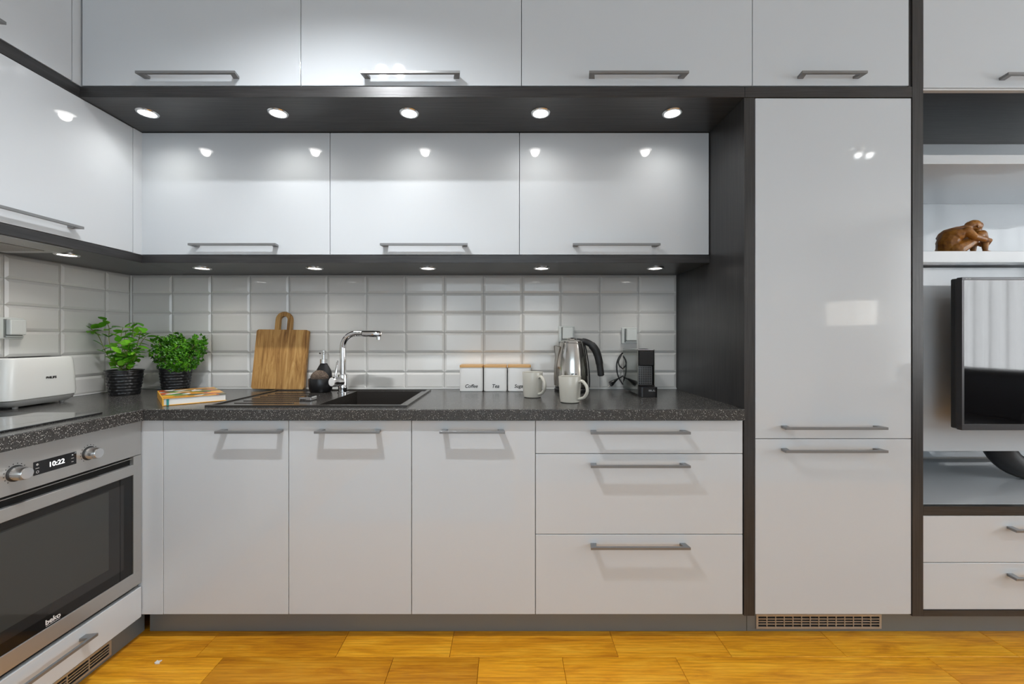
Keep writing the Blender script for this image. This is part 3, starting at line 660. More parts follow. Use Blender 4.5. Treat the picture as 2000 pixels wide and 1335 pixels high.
# extractor
t = empty('extractor_hood', (-1.75, 1.23, 1.45), 0, 'slim grey metal extractor built in under the left wall cabinet', 'extractor')
bm = bmesh.new(); prism(bm, [(XL-.012, ZL0-.0005), (XL-.012, ZL0-.004), (XL-.05, ZL0-.014), (-1.86, ZL0-.014), (-1.885, ZL0-.0005)], 'y', .94, 1.528); mk('hood_body', bm, M['hood'], t)
bm = bmesh.new(); box(bm, -1.845, -1.675, .97, 1.22, ZL0-.017, ZL0-.0142, bev=.001); box(bm, -1.845, -1.675, 1.23, 1.49, ZL0-.017, ZL0-.0142, bev=.001); f = mk('grease_filter', bm, M['steel'], t)
bm = bmesh.new()
for k2 in range(16): box(bm, -1.835+.01*k2, -1.832+.01*k2, .98, 1.48, ZL0-.0176, ZL0-.017)
mk('filter_slots', bm, M['toasterbase'], f)
mk('switch', B(-1.885, -1.862, 1.40, 1.47, ZL0-.020, ZL0-.0143, bev=.001), M['blacksatin'], t)
# ================================================================ SINK, TAP
t = empty('sink', (-.77, 1.83, ZT), 0, 'dark composite sink with drainer left and square bowl right', 'sink')
sx0, sx1, sy0, sy1 = -1.160, -.383, 1.578, 2.078; bx0, bx1, by0, by1 = -.742, -.42, 1.618, 2.035
zr, zp = ZT+.0075, ZT+.003
bm = bmesh.new()
for a in ((sx0, sx1, sy0, sy0+.016), (sx0, sx1, sy1-.016, sy1), (sx0, sx0+.014, sy0+.016, sy1-.016), (sx1-.016, sx1, sy0+.016, sy1-.016)): box(bm, *a, ZT+.0002, zr)
box(bm, sx0+.014, bx0, sy0+.016, sy1-.016, ZT-.012, zp); box(bm, bx0, bx1, by1, sy1-.016, ZT-.012, zp); box(bm, bx0, bx1, sy0+.016, by0, ZT-.012, zp); box(bm, bx1, sx1-.016, sy0+.016, sy1-.016, ZT-.012, zp)
mk('rim', bm, M['sink'], t)
bm = bmesh.new(); zb2 = ZT-.18; w_ = .006
box(bm, bx0-w_, bx0, by0-w_, by1+w_, zb2, ZT-.0121); box(bm, bx1, bx1+w_, by0-w_, by1+w_, zb2, ZT-.0121); box(bm, bx0, bx1, by0-w_, by0, zb2, ZT-.0121); box(bm, bx0, bx1, by1, by1+w_, zb2, ZT-.0121)
box(bm, bx0-w_, bx1+w_, by0-w_, by1+w_, zb2-w_, zb2); mk('bowl', bm, M['sink'], t)
bm = bmesh.new()
for k2 in range(6): yy = 1.66+.058*k2; prism(bm, rrect(-1.10, -.82-.012*k2 if False else -.86, yy-.006, yy+.006, .0055, 3), 'z', zp, zp+.0022)
mk('drainer_ribs', bm, M['sink'], t)
bm = bmesh.new(); lathe(bm, [(.042, zb2+.0005), (.042, zb2+.002), (.03, zb2+.003), (.028, zb2+.001)], ((bx0+bx1)/2, (by0+by1)/2, 0), 28); mk('drain', bm, M['chrome'], t, smooth='auto')
ox, oy = X(602, 1.735), 1.735
bm = B(ox-.026, ox+.026, oy-.026, oy+.026, zp+.0003, zp+.017, bev=.004, seg=2); ov = mk('overflow_control', bm, M['chrome'], t)
mk('control_slot', B(ox-.018, ox+.018, oy-.003, oy+.003, zp+.0171, zp+.0176), M['black'], ov)
# tap
tx, ty, tz = -.790, 1.985, zp
t = empty('mixer_tap', (tx, ty, tz), 0, 'chrome single-lever mixer tap with high horizontal spout behind the sink', 'tap')
bm = bmesh.new(); lathe(bm, [(.027, tz+.0002), (.027, tz+.004), (.0235, tz+.006), (.0235, tz+.082), (.022, tz+.088), (.016, tz+.090)], (tx, ty, 0), 32); mk('tap_body', bm, M['chrome'], t, smooth='auto')
zs = Z(651, 1.98)
bm = bmesh.new(); pts = [(tx, ty, tz+.085), (tx, ty, tz+.16), (tx, ty, zs-.072)] + [(tx+.066*(1-math.cos(R(a))), ty-.01*(a/90), zs-.066+.066*math.sin(R(a))) for a in range(0, 91, 10)]
pts += [(tx+.10, ty-.014, zs+.001), (X(712, ty), ty-.018, zs-.001)]
tube(bm, pts, .0150, 18); sp_ = mk('spout', bm, M['chrome'], t, smooth='auto')
bm = bmesh.new(); tube(bm, [(X(712, ty), ty-.018, zs-.001), (X(730, ty), ty-.02, zs-.002), (X(744, ty), ty-.021, zs-.003), (X(748, ty), ty-.021, zs-.005)], [.0155, .0165, .0155, .009], 18, flat=1); mk('spout_head', bm, M['chrome'], sp_, smooth='auto')
bm = bmesh.new(); lathe(bm, [(.010, zs-.030), (.010, zs-.012)], (X(742, ty), ty-.021, 0), 16); mk('aerator', bm, M['spotring'], sp_, smooth='auto')
bm = bmesh.new(); A = Vector((tx, ty, tz+.052)); Bv = Vector((X(650, 1.93), 1.925, tz+.058)); tube(bm, [A, A.lerp(Bv, .75), Bv, Bv+(Bv-A).normalized()*.004], [.021, .0235, .0235, .020], 26); mk('cartridge_housing', bm, M['chrome'], t, smooth='auto')
C_ = A.lerp(Bv, .7)+Vector((0, 0, .02)); bm = bmesh.new(); tube(bm, [C_, Vector(px(656, 728, 1.94)), Vector(px(659, 706, 1.955)), Vector(px(660, 704, 1.957))], [.006, .0045, .0048, .003], 12); mk('lever', bm, M['chrome'], t, smooth='auto')
# soap dispenser with scourer
sx, sy, sz = X(628.5, 2.02), 2.02, zp+.0003
t = empty('soap_dispenser', (sx, sy, sz), 0, 'black teardrop soap dispenser with chrome pump beside the tap', 'soap dispenser')
bm = bmesh.new()   # open bowl in front
def oval(bm, prof, c, ay, n=32, caps=True):
    rings = [[bm.verts.new((c[0]+r_*math.cos(2*math.pi*i/n), c[1]+dy+r_*ay*math.sin(2*math.pi*i/n), c[2]+h)) for i in range(n)] for r_, h, dy in prof]
    for a, b_ in zip(rings, rings[1:]):
        for i in range(n): bm.faces.new((a[i], a[(i+1) % n], b_[(i+1) % n], b_[i]))
    if caps: bm.faces.new(rings[0]); bm.faces.new(rings[-1])
oval(bm, [(.046, 0, 0), (.052, .006, 0), (.0565, .03, 0), (.0575, .062, 0), (.0555, .066, 0), (.053, .062, 0), (.050, .03, 0), (.01, .026, 0)], (sx, sy-.012, sz), .85)
mk('bowl', bm, M['black'], t, smooth='auto')
bm = bmesh.new(); oval(bm, [(.030, .03, 0), (.044, .07, 0), (.040, .095, .004), (.028, .118, .006), (.016, .138, .006), (.013, .143, .006)], (sx, sy+.016, sz), .50); mk('bottle', bm, M['black'], t, smooth='auto')
bm = bmesh.new(); lathe(bm, [(.0175, sz+.138), (.0175, sz+.158), (.007, sz+.160), (.006, sz+.182), (.0085, sz+.184), (.0085, sz+.200), (.003, sz+.202)], (sx, sy+.022, 0), 24)
tube(bm, [(sx, sy+.022, sz+.192), (sx, sy-.012, sz+.193), (sx, sy-.02, sz+.188)], .0045, 10); mk('pump', bm, M['spotring'], t, smooth='auto')
bm = bmesh.new(); bmesh.ops.create_icosphere(bm, subdivisions=4, radius=1)
for v in bm.verts:
    q = v.co.copy(); rn = 1 + random.uniform(-.06, .06)
    v.co = Vector((sx + q.x*.042*rn, sy-.024 + q.y*.020*rn, sz+.072 + q.z*.034*rn))
tag(mk('scourer', bm, M['scrub'], smooth=True), 'brown fibre scouring pad lying in the soap dispenser bowl', 'scourer')
# ================================================================ CUTTING BOARD
bw, bh = .268, .305; yb0 = 2.083; lean = math.atan2(.045, bh)
t = empty('cutting_board', (X(541.5, yb0), yb0, ZT+.0082), 0); bm = bmesh.new()
out = rrect(-bw/2, bw/2, 0, bh, .012, 4)
prism(bm, out, 'y', 0, .018)
ri, ro, hh = .0195, .043, .052
arch = [(-ro, bh-.004)] + [(-ro*math.cos(R(a)), bh+hh+ro*math.sin(R(a))) for a in range(0, 181, 15)] + [(ro, bh-.004), (ri, bh-.004)] + [(ri*math.cos(R(a)), bh+hh+ri*math.sin(R(a))) for a in range(0, 181, 15)] + [(-ri, bh-.004)]
m_ = len(arch)//2
lo = [bm.verts.new((u, .001, v)) for u, v in arch]; hi = [bm.verts.new((u, .017, v)) for u, v in arch]
for i in range(len(arch)-1): bm.faces.new((lo[i], lo[i+1], hi[i+1], hi[i]))
for i in range(m_-1):
    j = len(arch)-1-i; bm.faces.new((lo[i], lo[i+1], lo[j-1], lo[j])); bm.faces.new((hi[i], hi[i+1], hi[j-1], hi[j]))
bmesh.ops.recalc_face_normals(bm, faces=bm.faces); bpy.data.objects.remove(t)
cb_ = mk('cutting_board', bm, M['board']); cb_.location = (X(541.5, yb0), yb0, ZT+.0080); cb_.rotation_euler = (-lean, R(.7), 0)
tag(cb_, 'wooden cutting board with loop handle leaning against the tiles', 'cutting board')
# ================================================================ CANISTERS
for xa, xb, word, lab in ((897, 943.5, 'Coffee', 'white square canister lettered Coffee with bamboo lid'), (944.5, 990.5, 'Tea', 'white square canister lettered Tea with bamboo lid'), (991.5, 1037.5, 'Sugar', 'white square canister lettered Sugar, partly behind a mug')):
    Yc = 2.042; x0, x1 = X(xa, Yc), X(xb, Yc); d = x1-x0
    t = empty('canister', ((x0+x1)/2, Yc+d/2-.005, ZT), 0, lab, 'canister', 'white storage canisters with bamboo lids')
    bm = bmesh.new(); t2 = bmesh.new(); prism(t2, rrect(x0+.0012, x1-.0012, Yc, Yc+d-.012, .012, 5), 'z', ZT+.0004, ZT+.1195); bmesh.ops.recalc_face_normals(t2, faces=t2.faces)
    bmesh.ops.bevel(t2, geom=[e for e in t2.edges if abs(e.verts[0].co.z-e.verts[1].co.z) < 1e-6], offset=.003, segments=2, affect='EDGES'); join(bm, t2)
    mk('container', bm, M['ceramic'], t, smooth='auto')
    bm = bmesh.new(); prism(bm, rrect(x0+.0005, x1-.0005, Yc-.001, Yc+d-.011, .013, 5), 'z', ZT+.1198, ZT+.1305); mk('lid', bm, M['lidwood'], t)
    text('lettering', word, ((x0+x1)/2+(.0 if word != 'Tea' else 0), Yc-.0004, ZT+.027), .0235 if word != 'Tea' else .025, M['ink'], t, shear=.25, bold=.0003)
# ================================================================ MUGS
def mug(pxc, Yc, r, h, ang, label):
    x = X(pxc, Yc); t = empty('mug', (x, Yc, ZT), ang, label, 'mug', 'pale mugs on the worktop')
    bm = bmesh.new(); lathe(bm, [(r*.72, .0006), (r*.84, .003), (r*.90, .018), (r*.96, h*.55), (r*1.0, h-.002), (r*.985, h), (r*.95, h-.002), (r*.90, h*.5), (r*.82, .012), (.002, .008)], n=40)
    mk('cup', bm, M['mug'], t, smooth='auto', local=True)
    bm = bmesh.new(); pts = curve_pts([(r*.93, 0, h*.80), (r+.012, 0, h*.84), (r+.031, 0, h*.66), (r+.034, 0, h*.45), (r+.020, 0, h*.24), (r*.88, 0, h*.15)], 6)
    tube(bm, pts, .0062, 12, flat=1.25, ref=(0, 1, 0)); mk('handle', bm, M['mug'], t, smooth=True, local=True)
mug(1040, 1.853, .0465, .113, R(-52), 'pale greige mug in front of the Sugar canister')
mug(1113, 1.705, .0465, .108, R(-40), 'pale greige mug standing in front of the kettle')
# ================================================================ KETTLE
kx, ky = X(1117, 2.06), 2.06
t = empty('electric_kettle', (kx, ky, ZT), 0, 'stainless steel electric kettle with black curved handle', 'kettle')
bm = bmesh.new(); lathe(bm, [(.084, ZT+.0005), (.088, ZT+.004), (.088, ZT+.014), (.084, ZT+.018), (.084, ZT+.026), (.07, ZT+.027)], (kx, ky, 0), 40); mk('power_base', bm, M['black'], t, smooth='auto')
bm = bmesh.new(); lathe(bm, [(.07, ZT+.027), (.0835, ZT+.0275), (.0838, ZT+.06), (.0815, ZT+.11), (.0775, ZT+.15), (.0710, ZT+.19), (.0640, ZT+.222), (.0585, ZT+.241), (.055, ZT+.2435)], (kx, ky, 0), 48); mk('jug', bm, M['kettle_steel'], t, smooth='auto')
bm = bmesh.new(); lathe(bm, [(.0565, ZT+.2436), (.055, ZT+.250), (.040, ZT+.256), (.026, ZT+.258), (.025, ZT+.262), (.018, ZT+.2675), (.001, ZT+.268)], (kx, ky, 0), 32); mk('lid', bm, M['kettle_steel'], t, smooth='auto')
bm = bmesh.new()
sp = [(-.088, .030), (-.090, .06), (-.089, .11), (-.086, .15), (-.083, .175), (-.088, .205), (-.089, .228), (-.080, .230), (-.066, .222), (-.056, .236), (-.05, .236), (-.05, .03)]
n = len(sp); lo = [bm.verts.new((kx+u, ky-.012 - (.004 if i in (5, 6, 7) else 0), ZT+v)) for i, (u, v) in enumerate(sp)]; hi = [bm.verts.new((kx+u, ky+.012, ZT+v)) for u, v in sp]
bm.faces.new(lo); bm.faces.new(hi[::-1])
for i in range(n): bm.faces.new((lo[i], lo[(i+1) % n], hi[(i+1) % n], hi[i]))
bmesh.ops.recalc_face_normals(bm, faces=bm.faces); bmesh.ops.bevel(bm, geom=bm.edges[:], offset=.002, segments=2, affect='EDGES'); mk('spout', bm, M['spout_reflection'], t, smooth='auto')
kp = lambda a, b_: px(a, b_, ky)
bm = bmesh.new(); tube(bm, curve_pts([kp(1124, 665), kp(1138, 666), kp(1152, 671), kp(1163, 683), kp(1169, 700), kp(1172, 718), kp(1174, 734)], 6), [.009]+[.012]*5+[.016]*8+[.0195]*8+[.0185]*6+[.0165]*8+[.011], 14, flat=1.0)
mk('handle', bm, M['blacksatin'], t, smooth=True)
bm = bmesh.new(); tube(bm, curve_pts([kp(1141, 672), kp(1145, 690), kp(1148.5, 715), kp(1150.5, 740), kp(1150, 756)], 5), .0062, 10); mk('handle_spine', bm, M['blacksatin'], t, smooth=True)
tiny_mark('brand_mark', (kx-.015, ky-.0828, ZT+.090), [(0, .004, .004), (.006, .005, .006), (.014, .004, .004), (.021, .004, .004)], M['ink'], t)
# ================================================================ COFFEE MACHINE
mx0, mx1, my0, my1 = X(1246, 1.862), X(1279.5, 1.862), 1.862, 2.10; mz1 = ZT+.213
t = empty('coffee_machine', ((mx0+mx1)/2, (my0+my1)/2, ZT), 0, 'small capsule coffee machine with mirror sides beside the dark panel', 'coffee machine')
bm = bmesh.new(); box(bm, mx0+.004, mx1-.004, my0+.012, my1, ZT+.012, mz1-.002, bev=.004, seg=2); mk('machine_body', bm, M['black'], t, smooth='auto')
M['mirrorside'] = mat('polished_side_panel', (.27, .28, .26), .10, 1)
for xa, xb in ((mx0, mx0+.0035), (mx1-.0035, mx1)):
    mk('side_panel', B(xa, xb, my0+.004, my1, ZT+.010, mz1, bev=.001), M['mirrorside'], t)
xi0, xi1 = mx0+.0042, mx1-.0042
mk('top_cover', B(xi0, xi1, my0+.01, my1, mz1-.0018, mz1+.001), M['spotring'], t)
bm = bmesh.new(); lathe(bm, [(.001, mz1+.0045), (.020, mz1+.004), (.024, mz1+.0012)], ((mx0+mx1)/2, my0+.045, 0), 24); mk('capsule_lever', bm, M['black'], t, smooth='auto')
zf = mz1-.073
mk('front_panel', B(xi0, xi1, my0+.002, my0+.0118, zf, mz1-.004, bev=.003, seg=2), M['blackgloss'], t)
bm = bmesh.new(); g0, g1 = ZT+.055, zf-.004; gx1 = xi1-.008
for k2 in range(8): x_ = xi0+.001+(gx1-xi0-.001)*k2/7; box(bm, x_-.0006, x_+.0006, my0+.008, my0+.0105, g0, g1)
for k2 in range(11): z_ = g0+(g1-g0)*k2/10; box(bm, xi0, gx1, my0+.0085, my0+.011, z_-.0006, z_+.0006)
mk('grille', bm, M['handle'], t)
bm = bmesh.new(); prism(bm, rrect(mx0+.001, mx1+.006, my0-.022, my0+.03, .014, 4), 'z', ZT+.0006, ZT+.046); dt = mk('drip_tray', bm, M['black'], t)
mk('tray_ledge', B(xi0, xi1, my0-.004, my0+.0075, ZT+.047, ZT+.053, bev=.001), M['blackgloss'], t)
tiny_mark('brand_mark', (mx0+.041, my0-.0221, ZT+.027), [(0, .0035, .0075), (.0042, .0035, .0075), (.0085, .0045, .0075), (.0138, .0060, .0022), (.0205, .0035, .0075), (.0248, .0040, .0030)], M['greyprint'], dt)
cpt = lambda a, b_, Y: px(a, b_, Y)
bm = bmesh.new()
tube(bm, curve_pts([cpt(1219, 688, 2.112), cpt(1213, 692, 2.125), cpt(1206, 704, 2.13), cpt(1204.5, 717, 2.13), cpt(1207, 733, 2.128), cpt(1213, 745, 2.12), cpt(1219, 752, 2.112), cpt(1224, 757, 2.11)], 6), .0036, 8)
tube(bm, curve_pts([cpt(1214, 692, 2.122), cpt(1208, 705, 2.115), cpt(1210, 714, 2.112), cpt(1217, 720, 2.112), cpt(1222, 722, 2.113)], 6), .0036, 8)
tube(bm, curve_pts([cpt(1221, 731, 2.112), cpt(1213, 736, 2.112), cpt(1208, 739, 2.108), cpt(1203, 742, 2.10)], 5), .0034, 8)
mk('power_cord', bm, M['black'], t, smooth=True)
bm = bmesh.new(); a, b_ = Vector(cpt(1207, 739, 2.104)), Vector(cpt(1192, 750, 2.095)); tube(bm, [a, a.lerp(b_, .4), a.lerp(b_, .75), b_], [.005, .010, .016, .0165], 16, flat=.75); pg = mk('plug', bm, M['black'], t, smooth='auto')
bm = bmesh.new(); dd = (b_-a).normalized()
for q in (-.007, .007): tube(bm, [b_+Vector((.5*q, 0, q)), b_+Vector((.5*q, 0, q))+dd*.012], .0022, 8)
mk('plug_pin', bm, M['chrome'], pg)
# ================================================================ WALL SOCKETS
def socket(c, facing, label):
    t = empty('wall_socket', c, 0 if facing == 'y' else R(90), label, 'socket', 'wall sockets on the tiles')
    mk('back_plate', B(-.041, .041, -.012, -.0001, -.042, .042, bev=.003, seg=2), M['socket'], t, local=True)
    mk('shadow_gap', B(-.027, .035, -.0135, -.0121, -.036, .036), M['socketline'], t, local=True)
    mk('cover_flap', B(-.022, .033, -.034, -.0136, -.026, .035, bev=.004, seg=2), M['socket'], t, local=True)
    mk('flap_lip', B(-.022, .033, -.022, -.0136, -.035, -.029, bev=.001), M['socket'], t, local=True)
socket((X(1229, 2.15), YW, Z(655, 2.15)), 'y', 'pale wall socket with flap above the coffee machine')
socket((X(1106, 2.15), YW, Z(652, 2.15)), 'y', 'pale wall socket on the tiles directly behind the kettle')
socket((XW, XW*F/(17-CX), Z(641, 1.635)), 'x', 'pale wall socket with flap on left wall above the toaster')
# ================================================================ TOASTER
t = empty('toaster', (-1.884, 1.625, ZT), R(3.0), 'white two-slot toaster against the left wall', 'toaster')
def rr_ring(bm, wx, wy, r_, z, n=6): return [bm.verts.new((u, v, z)) for u, v in rrect(-wx/2, wx/2, -wy/2, wy/2, r_, n)]
bm = bmesh.new(); rings = [rr_ring(bm, a, b_, c, z) for a, b_, c, z in ((.112, .250, .026, .030), (.122, .268, .03, .034), (.124, .270, .03, .05), (.122, .262, .03, .12), (.118, .250, .028, .175), (.112, .244, .026, .186), (.100, .232, .022, .190))]
for a, b_ in zip(rings, rings[1:]):
    for i in range(len(a)): bm.faces.new((a[i], a[(i+1) % len(a)], b_[(i+1) % len(a)], b_[i]))
bm.faces.new(rings[0]); bm.faces.new(rings[-1]); mk('shell', bm, M['toaster'], t, smooth='auto', local=True)
bm = bmesh.new(); rings = [rr_ring(bm, a, b_, c, z) for a, b_, c, z in ((.095, .215, .02, .008), (.112, .250, .026, .018), (.118, .262, .028, .0298))]
for a, b_ in zip(rings, rings[1:]):
    for i in range(len(a)): bm.faces.new((a[i], a[(i+1) % len(a)], b_[(i+1) % len(a)], b_[i]))
bm.faces.new(rings[0]); bm.faces.new(rings[-1]); mk('base', bm, M['toasterbase'], t, smooth='auto', local=True)
bm = bmesh.new(); box(bm, -.034, -.010, -.085, .085, .1902, .1915); box(bm, .010, .034, -.085, .085, .1902, .1915); mk('bread_slot', bm, M['void'], t, local=True)
mk('slot_frame', B(-.044, .044, -.1, .1, .1901, .1903), M['toasterbase'], t, local=True)
for a in (-.035, .035):
    for b_ in (-.085, .085):
        bm = bmesh.new(); lathe(bm, [(.008, .0004), (.008, .0085)], (a, b_, 0), 12); mk('foot', bm, M['toasterbase'], t, local=True)
mk('lever', B(-.016, .016, -.152, -.135, .032, .048, bev=.003), M['toasterbase'], t, local=True)
tx_ = text('brand_mark', 'PHILIPS', (0, 0, 0), .0125, M['ink'], t, (R(90), 0, R(90)), bold=.0003); tx_.location = (.0628, .0165, .1085)
# ================================================================ BOOK
t = empty('cookbook', (-1.372, 1.788, ZT), R(43), 'thick colourful cookbook lying on the worktop in front of parsley', 'book')
hw, hl, th = .103, .160, .031
mk('page_block', B(-hw+.002, hw-.003, -hl+.004, hl-.004, .0035, th-.0035), M['paper'], t, local=True)
mk('cover', B(-hw, hw, -hl, hl, th-.0033, th, bev=.0008), M['bookcover'], t, local=True)
mk('back_cover', B(-hw, hw, -hl, hl, .0005, .0033, bev=.0008), M['bookspine'], t, local=True)
mk('spine', B(-hw-.003, -hw+.0018, -hl, hl, .0006, th, bev=.0008), M['bookspine'], t, local=True)
mk('ribbon', B(-hw+.010, -hw+.017, -hl-.006, -hl+.0038, .002, th-.005), M['ribbon'], t, local=True)
# ================================================================ HERB POTS
def pot(bm, rt, rb, h, nu=72, nv=44):
    rings = []
    for j in range(nv+1):
        v = j/nv; z = h*v; r0 = rb + (rt-rb)*v; ring = []
        for i in range(nu):
            u = i/nu; row = v*8; k_ = int(row) % 2; fu = (u*18 + .5*k_) % 1; fv = row % 1
            d = math.sin(math.pi*fu)*math.sin(math.pi*fv) if v < .93 else 0
            r_ = r0 + .0030*d; a = 2*math.pi*u; ring.append(bm.verts.new((r_*math.cos(a), r_*math.sin(a), z+.0006)))
        rings.append(ring)
    for r_, z in ((rt+.003, h), (rt+.003, h+.004), (rt-.003, h+.004), (rt-.006, h-.012)):
        rings.append([bm.verts.new((r_*math.cos(2*math.pi*i/nu), r_*math.sin(2*math.pi*i/nu), z)) for i in range(nu)])
    for a, b_ in zip(rings, rings[1:]):
        for i in range(nu): bm.faces.new((a[i], a[(i+1) % nu], b_[(i+1) % nu], b_[i]))
    bm.faces.new(rings[0])
def potted(name, x, y, rt, rb, h, label):
    t = empty(name, (x, y, ZT), 0, label, 'potted herb', 'potted herbs in black pots')
    bm = bmesh.new(); pot(bm, rt, rb, h); mk('pot', bm, M['black'], t, smooth='auto', local=True)
    bm = bmesh.new(); lathe(bm, [(rt-.0055, h-.014), (rt*.5, h-.008), (.001, h-.006)], n=24); mk('soil', bm, M['soil'], t, smooth=True, local=True)
    return t
# mint
mp_ = potted('potted_mint', -1.800, 1.937, .0685, .054, .113, 'potted mint with loose oval leaves in black scaled pot beside toaster')
o0 = Vector((-1.800, 1.937, ZT))
lb = bmesh.new()
outl = [(0, 0), (.20, .18), (.30, .40), (.27, .64), (.15, .86), (0, 1.0)]
nrow = [(0, 0.0)] + outl[1:-1]
L_, C2, R_ = [], [], []
for i, (wd, ln) in enumerate(outl):
    zc = -.18*ln*ln + .02
    C2.append(lb.verts.new((0, ln, zc))); 
    if 0 < i < len(outl)-1: L_.append(lb.verts.new((-wd*1.25, ln-.02, zc+.07))); R_.append(lb.verts.new((wd*1.25, ln-.02, zc+.07)))
for S in (L_, R_):
    lb.faces.new((C2[0], C2[1], S[0]))
    for i in range(len(S)-1): lb.faces.new((C2[i+1], C2[i+2], S[i+1], S[i]))
    lb.faces.new((C2[-2], C2[-1], S[-1]))
bmesh.ops.recalc_face_normals(lb, faces=lb.faces)
leaf_me = bpy.data.meshes.new('leaf'); lb.to_mesh(leaf_me); lb.free(); leaf_me.materials.append(M['mint'])
for p_ in leaf_me.polygons: p_.use_smooth = True
def leaf(pos, yaw, pitch, size, parent, roll=0):
    o = bpy.data.objects.new('leaf', leaf_me); COL.objects.link(o); o.parent = parent; o.location = pos
    o.rotation_euler = (pitch, roll, yaw); o.scale = (size, size, size)
rs = random.Random(5)
def rel(a, b_, dy=0): p = Vector(px(a, b_, 1.937+dy)); return p - o0
stems = [([rel(240, 722), rel(226, 708), rel(208, 690), rel(192, 655), rel(178, 642)], 7, .040),
         ([rel(238, 722), rel(222, 700, .01), rel(213, 665, .02), rel(213, 640, .02), rel(206, 626, .02)], 6, .030),
         ([rel(244, 722), rel(240, 690, -.03), rel(236, 660, -.03), rel(240, 640, -.02)], 6, .037),
         ([rel(248, 722), rel(252, 690), rel(258, 655), rel(262, 630)], 6, .040),
         ([rel(250, 722), rel(262, 695, -.02), rel(270, 665, -.03), rel(277, 640, -.03)], 6, .040),
         ([rel(250, 722), rel(266, 690, .03), rel(276, 668, .04), rel(284, 658, .04)], 5, .038),
         ([rel(246, 722), rel(246, 700, -.05), rel(250, 680, -.06), rel(255, 665, -.07)], 5, .034),
         ([rel(240, 722), rel(232, 705, -.04), rel(228, 690, -.06), rel(224, 678, -.06)], 4, .032),
         ([rel(246, 722), rel(256, 706, -.05), rel(264, 695, -.06), rel(268, 685, -.06)], 5, .032),
         ([rel(242, 722), rel(240, 708, -.04), rel(240, 694, -.05), rel(243, 682, -.05)], 5, .030),
         ([rel(250, 722), rel(246, 700, .05), rel(242, 670, .06), rel(246, 648, .06)], 5, .034)]
bm = bmesh.new()
for P_, nl, sz_ in stems:
    c = curve_pts(P_, 5); tube(bm, c, .0014, 6)
    for k2 in range(nl):
        f_ = .28 + .72*k2/(nl-1); q = c[min(int(f_*(len(c)-1)), len(c)-1)]
        yaw = rs.uniform(0, 6.28)
        for s2 in range(2):
            leaf(q, yaw+math.pi*s2+rs.uniform(-.3, .3), rs.uniform(-.35, .9), sz_*rs.uniform(.95, 1.4), mp_, rs.uniform(-.4, .4))
mk('stem', bm, M['stem'], mp_, smooth=True, local=True)
leaf(rel(181, 637), R(55), R(20), .052, mp_, .5); leaf(rel(186, 650), R(55), R(15), .045, mp_, .6); leaf(rel(186, 646), R(200), R(-20), .036, mp_, .5)
for k2 in range(26):
    a = rs.uniform(0, 6.28); r_ = rs.uniform(0, .045); leaf(Vector((r_*math.cos(a), r_*math.sin(a), .112+rs.uniform(0, .055))), a-1.57+rs.uniform(-.6, .6), rs.uniform(0, 1.1), rs.uniform(.028, .042), mp_, rs.uniform(-.4, .4))
for ax, by_, dy in ((196, 640, 0), (222, 655, -.02), (232, 668, -.05), (247, 655, -.05), (262, 660, -.06), (268, 676, -.06), (236, 690, -.07), (252, 694, -.07), (226, 700, -.06), (244, 710, -.07), (262, 706, -.06), (270, 650, -.03), (256, 640, -.02), (281, 652, 0), (240, 676, -.07), (258, 682, -.07), (232, 714, -.07), (255, 716, -.07)):
    leaf(rel(ax, by_, dy), rs.uniform(0, 6.28), rs.uniform(.5, 1.25), rs.uniform(.032, .046), mp_, rs.uniform(-.6, .6))
# parsley
o1 = Vector((-1.655, 2.055, ZT)); pp = potted('potted_parsley', o1.x, o1.y, .066, .053, .112, 'bushy curly parsley in black scaled pot behind the book')
bm = bmesh.new(); rp = random.Random(11)
def relp(a, b_, dy=0): return Vector(px(a, b_, o1.y+dy)) - o1
clumps = [(310, 668, 14, -.01), (305, 690, 12, -.03), (318, 680, 14, .02), (334, 662, 11, .02), (345, 660, 12, .01), (330, 690, 16, -.04), (350, 682, 17, -.03), (350, 702, 18, -.06), (366, 672, 13, .01), (370, 696, 16, -.02),
          (388, 662, 12, 0), (396, 672, 10, 0), (390, 684, 12, .02), (384, 700, 11, -.01), (325, 708, 13, -.03), (340, 714, 14, -.05), (362, 712, 13, -.04), (374, 712, 10, -.01), (312, 702, 10, 0), (348, 670, 13, .05), (330, 675, 14, .05), (372, 682, 13, .05), (355, 695, 15, .05), (316, 716, 8, -.02)]
for cx, cy, rpx, dy in clumps:
    c = relp(cx, cy, dy); rad_ = rpx*.00256
    for k2 in range(int(34*(rpx/12)**2)):
        d = Vector((rp.gauss(0, 1), rp.gauss(0, 1), rp.gauss(0, 1))).normalized(); p_ = c + d*rad_*rp.uniform(.72, 1.0)
        if p_.y + o1.y > 2.145: continue
        if p_.z < .100: continue
        nrm = (d + Vector((0, -.2, .5)) + .7*Vector((rp.uniform(-1, 1), rp.uniform(-1, 1), rp.uniform(-1, 1)))).normalized(); t1 = nrm.orthogonal().normalized(); t2 = nrm.cross(t1); s_ = rp.uniform(.0085, .0135)
        cen = bm.verts.new(p_); rg = []
        for i in range(7):
            a = 2*math.pi*i/7; rr2 = s_*(1 if i % 2 else .6); rg.append(bm.verts.new(p_ + t1*math.cos(a)*rr2 + t2*math.sin(a)*rr2 + nrm*(.0038 if i % 2 else -.0038)))
        for i in range(7): bm.faces.new((cen, rg[i], rg[(i+1) % 7]))
tag(mk('foliage', bm, M['parsley'], pp, local=True, recalc=False), kind='stuff')
bm = bmesh.new()
for cx, cy, rpx, dy in clumps: tube(bm, curve_pts([Vector((rp.uniform(-.03, .03), rp.uniform(-.03, .03), .1)), relp(cx, cy, dy)*.5 + Vector((0, 0, .05)), relp(cx, cy, dy)], 3), .0016, 5)
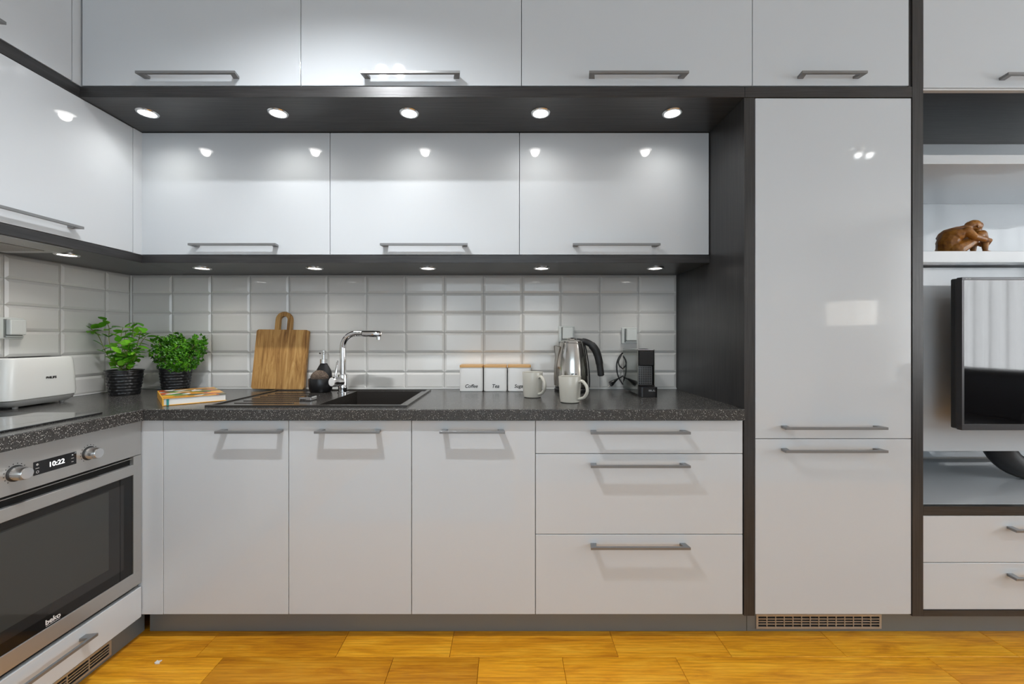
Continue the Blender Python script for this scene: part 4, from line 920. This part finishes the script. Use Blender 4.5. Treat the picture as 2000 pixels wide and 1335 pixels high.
mk('stem', bm, M['stem'], pp, smooth=True, local=True)
# paper scrap
cx, cy = X(309, ZC*F/(1293.5-CY)), ZC*F/(1293.5-CY)
bm = bmesh.new(); prism(bm, [(cx-.010, cy-.004), (cx-.003, cy-.008), (cx+.010, cy-.006), (cx+.004, cy), (cx+.007, cy+.008), (cx-.003, cy+.004), (cx-.009, cy+.008)], 'z', .0006, .004)
tag(mk('paper_scrap', bm, M['paper']), 'tiny white scrap lying on the oak floor near the oven', 'scrap')
# ================================================================ LIVING ROOM behind the camera (seen in reflections; the blue-grey floor coverings are added)
def curtain(a0, a1, axis, pos, label):
    bm = bmesh.new(); n = 260; rows_ = []
    for z in (.03, 2.52):
        rows_.append([])
        for i in range(n+1):
            u = a0+(a1-a0)*i/n; d = .028*math.sin(u*43) + .014*math.sin(u*91+1)
            rows_[-1].append(bm.verts.new((pos+d, u, z) if axis == 'y' else (u, pos+d, z)))
    for i in range(n): bm.faces.new((rows_[0][i], rows_[0][i+1], rows_[1][i+1], rows_[1][i]))
    return tag(mk('curtain', bm, M['curtain'], smooth=True), label, 'curtain')
curtain(-2.3, 1.2, 'y', XR-.12, 'sheer white curtain across the wide living room window')
curtain(-1.85, 1.25, 'x', YR+.12, 'sheer white curtain across the rear window')
t = empty('sofa', (4.05, -.55, 0), 0, 'black leather sofa standing in front of the living room window', 'sofa')
mk('seat', B(3.5, 4.45, -1.45, .35, .12, .44, bev=.04, seg=3), M['sofa'], t, smooth='auto'); mk('backrest', B(4.3, 4.62, -1.5, .4, .4, .86, bev=.07, seg=3), M['sofa'], t, smooth='auto')
for a in (-1.68, .36): mk('armrest', B(3.5, 4.6, a, a+.24, .1, .66, bev=.08, seg=3), M['sofa'], t, smooth='auto')
for a in (3.6, 4.4):
    for b_ in (-1.55, .45): mk('leg', B(a, a+.05, b_, b_+.05, 0.0005, .13), M['black'], t)
tag(mk('added_rug', B(.1, 3.35, -2.9, -.15, .0006, .012, bev=.004), M['added_rug']), 'unseen pale blue-grey rug on the living room floor', 'added_rug')  # added and out of view; its grey damps orange light off the planks
tag(mk('added_runner', B(-1.25, .05, -2.4, .55, .0006, .010, bev=.003), M['added_rug']), 'added pale blue-grey runner that tones down orange floor bounce', 'added_rug')  # second added floor covering, unseen, also against warm light from the oak
t = empty('floor_lamp', (4.55, -2.35, 0), 0, 'floor lamp with wide lit drum shade in the living room corner', 'floor lamp')
bm = bmesh.new(); lathe(bm, [(.14, .0005), (.14, .02), (.012, .03), (.011, 1.5)], (4.55, -2.35, 0), 20); mk('stand', bm, M['chrome'], t, smooth='auto')
bm = bmesh.new(); lathe(bm, [(.26, 1.32), (.26, 1.62)], (4.55, -2.35, 0), 32, caps=False); mk('lamp_shade', bm, M['shade_lit'], t, smooth='auto')
t = empty('picture_frame', (4.2, YR, 1.9), 0, 'thin black picture frame on the rear living room wall', 'picture')
bm = bmesh.new(); a0, a1, b0, b1 = 3.95, 4.45, 1.46, 2.28
for q in ((a0, a1, b0, b0+.02), (a0, a1, b1-.02, b1), (a0, a0+.02, b0+.02, b1-.02), (a1-.02, a1, b0+.02, b1-.02)): box(bm, q[0], q[1], YR+.0005, YR+.025, q[2], q[3])
mk('frame', bm, M['frameblack'], t); mk('print', B(a0+.02, a1-.02, YR+.0005, YR+.012, b0+.02, b1-.02), M['white'], t)
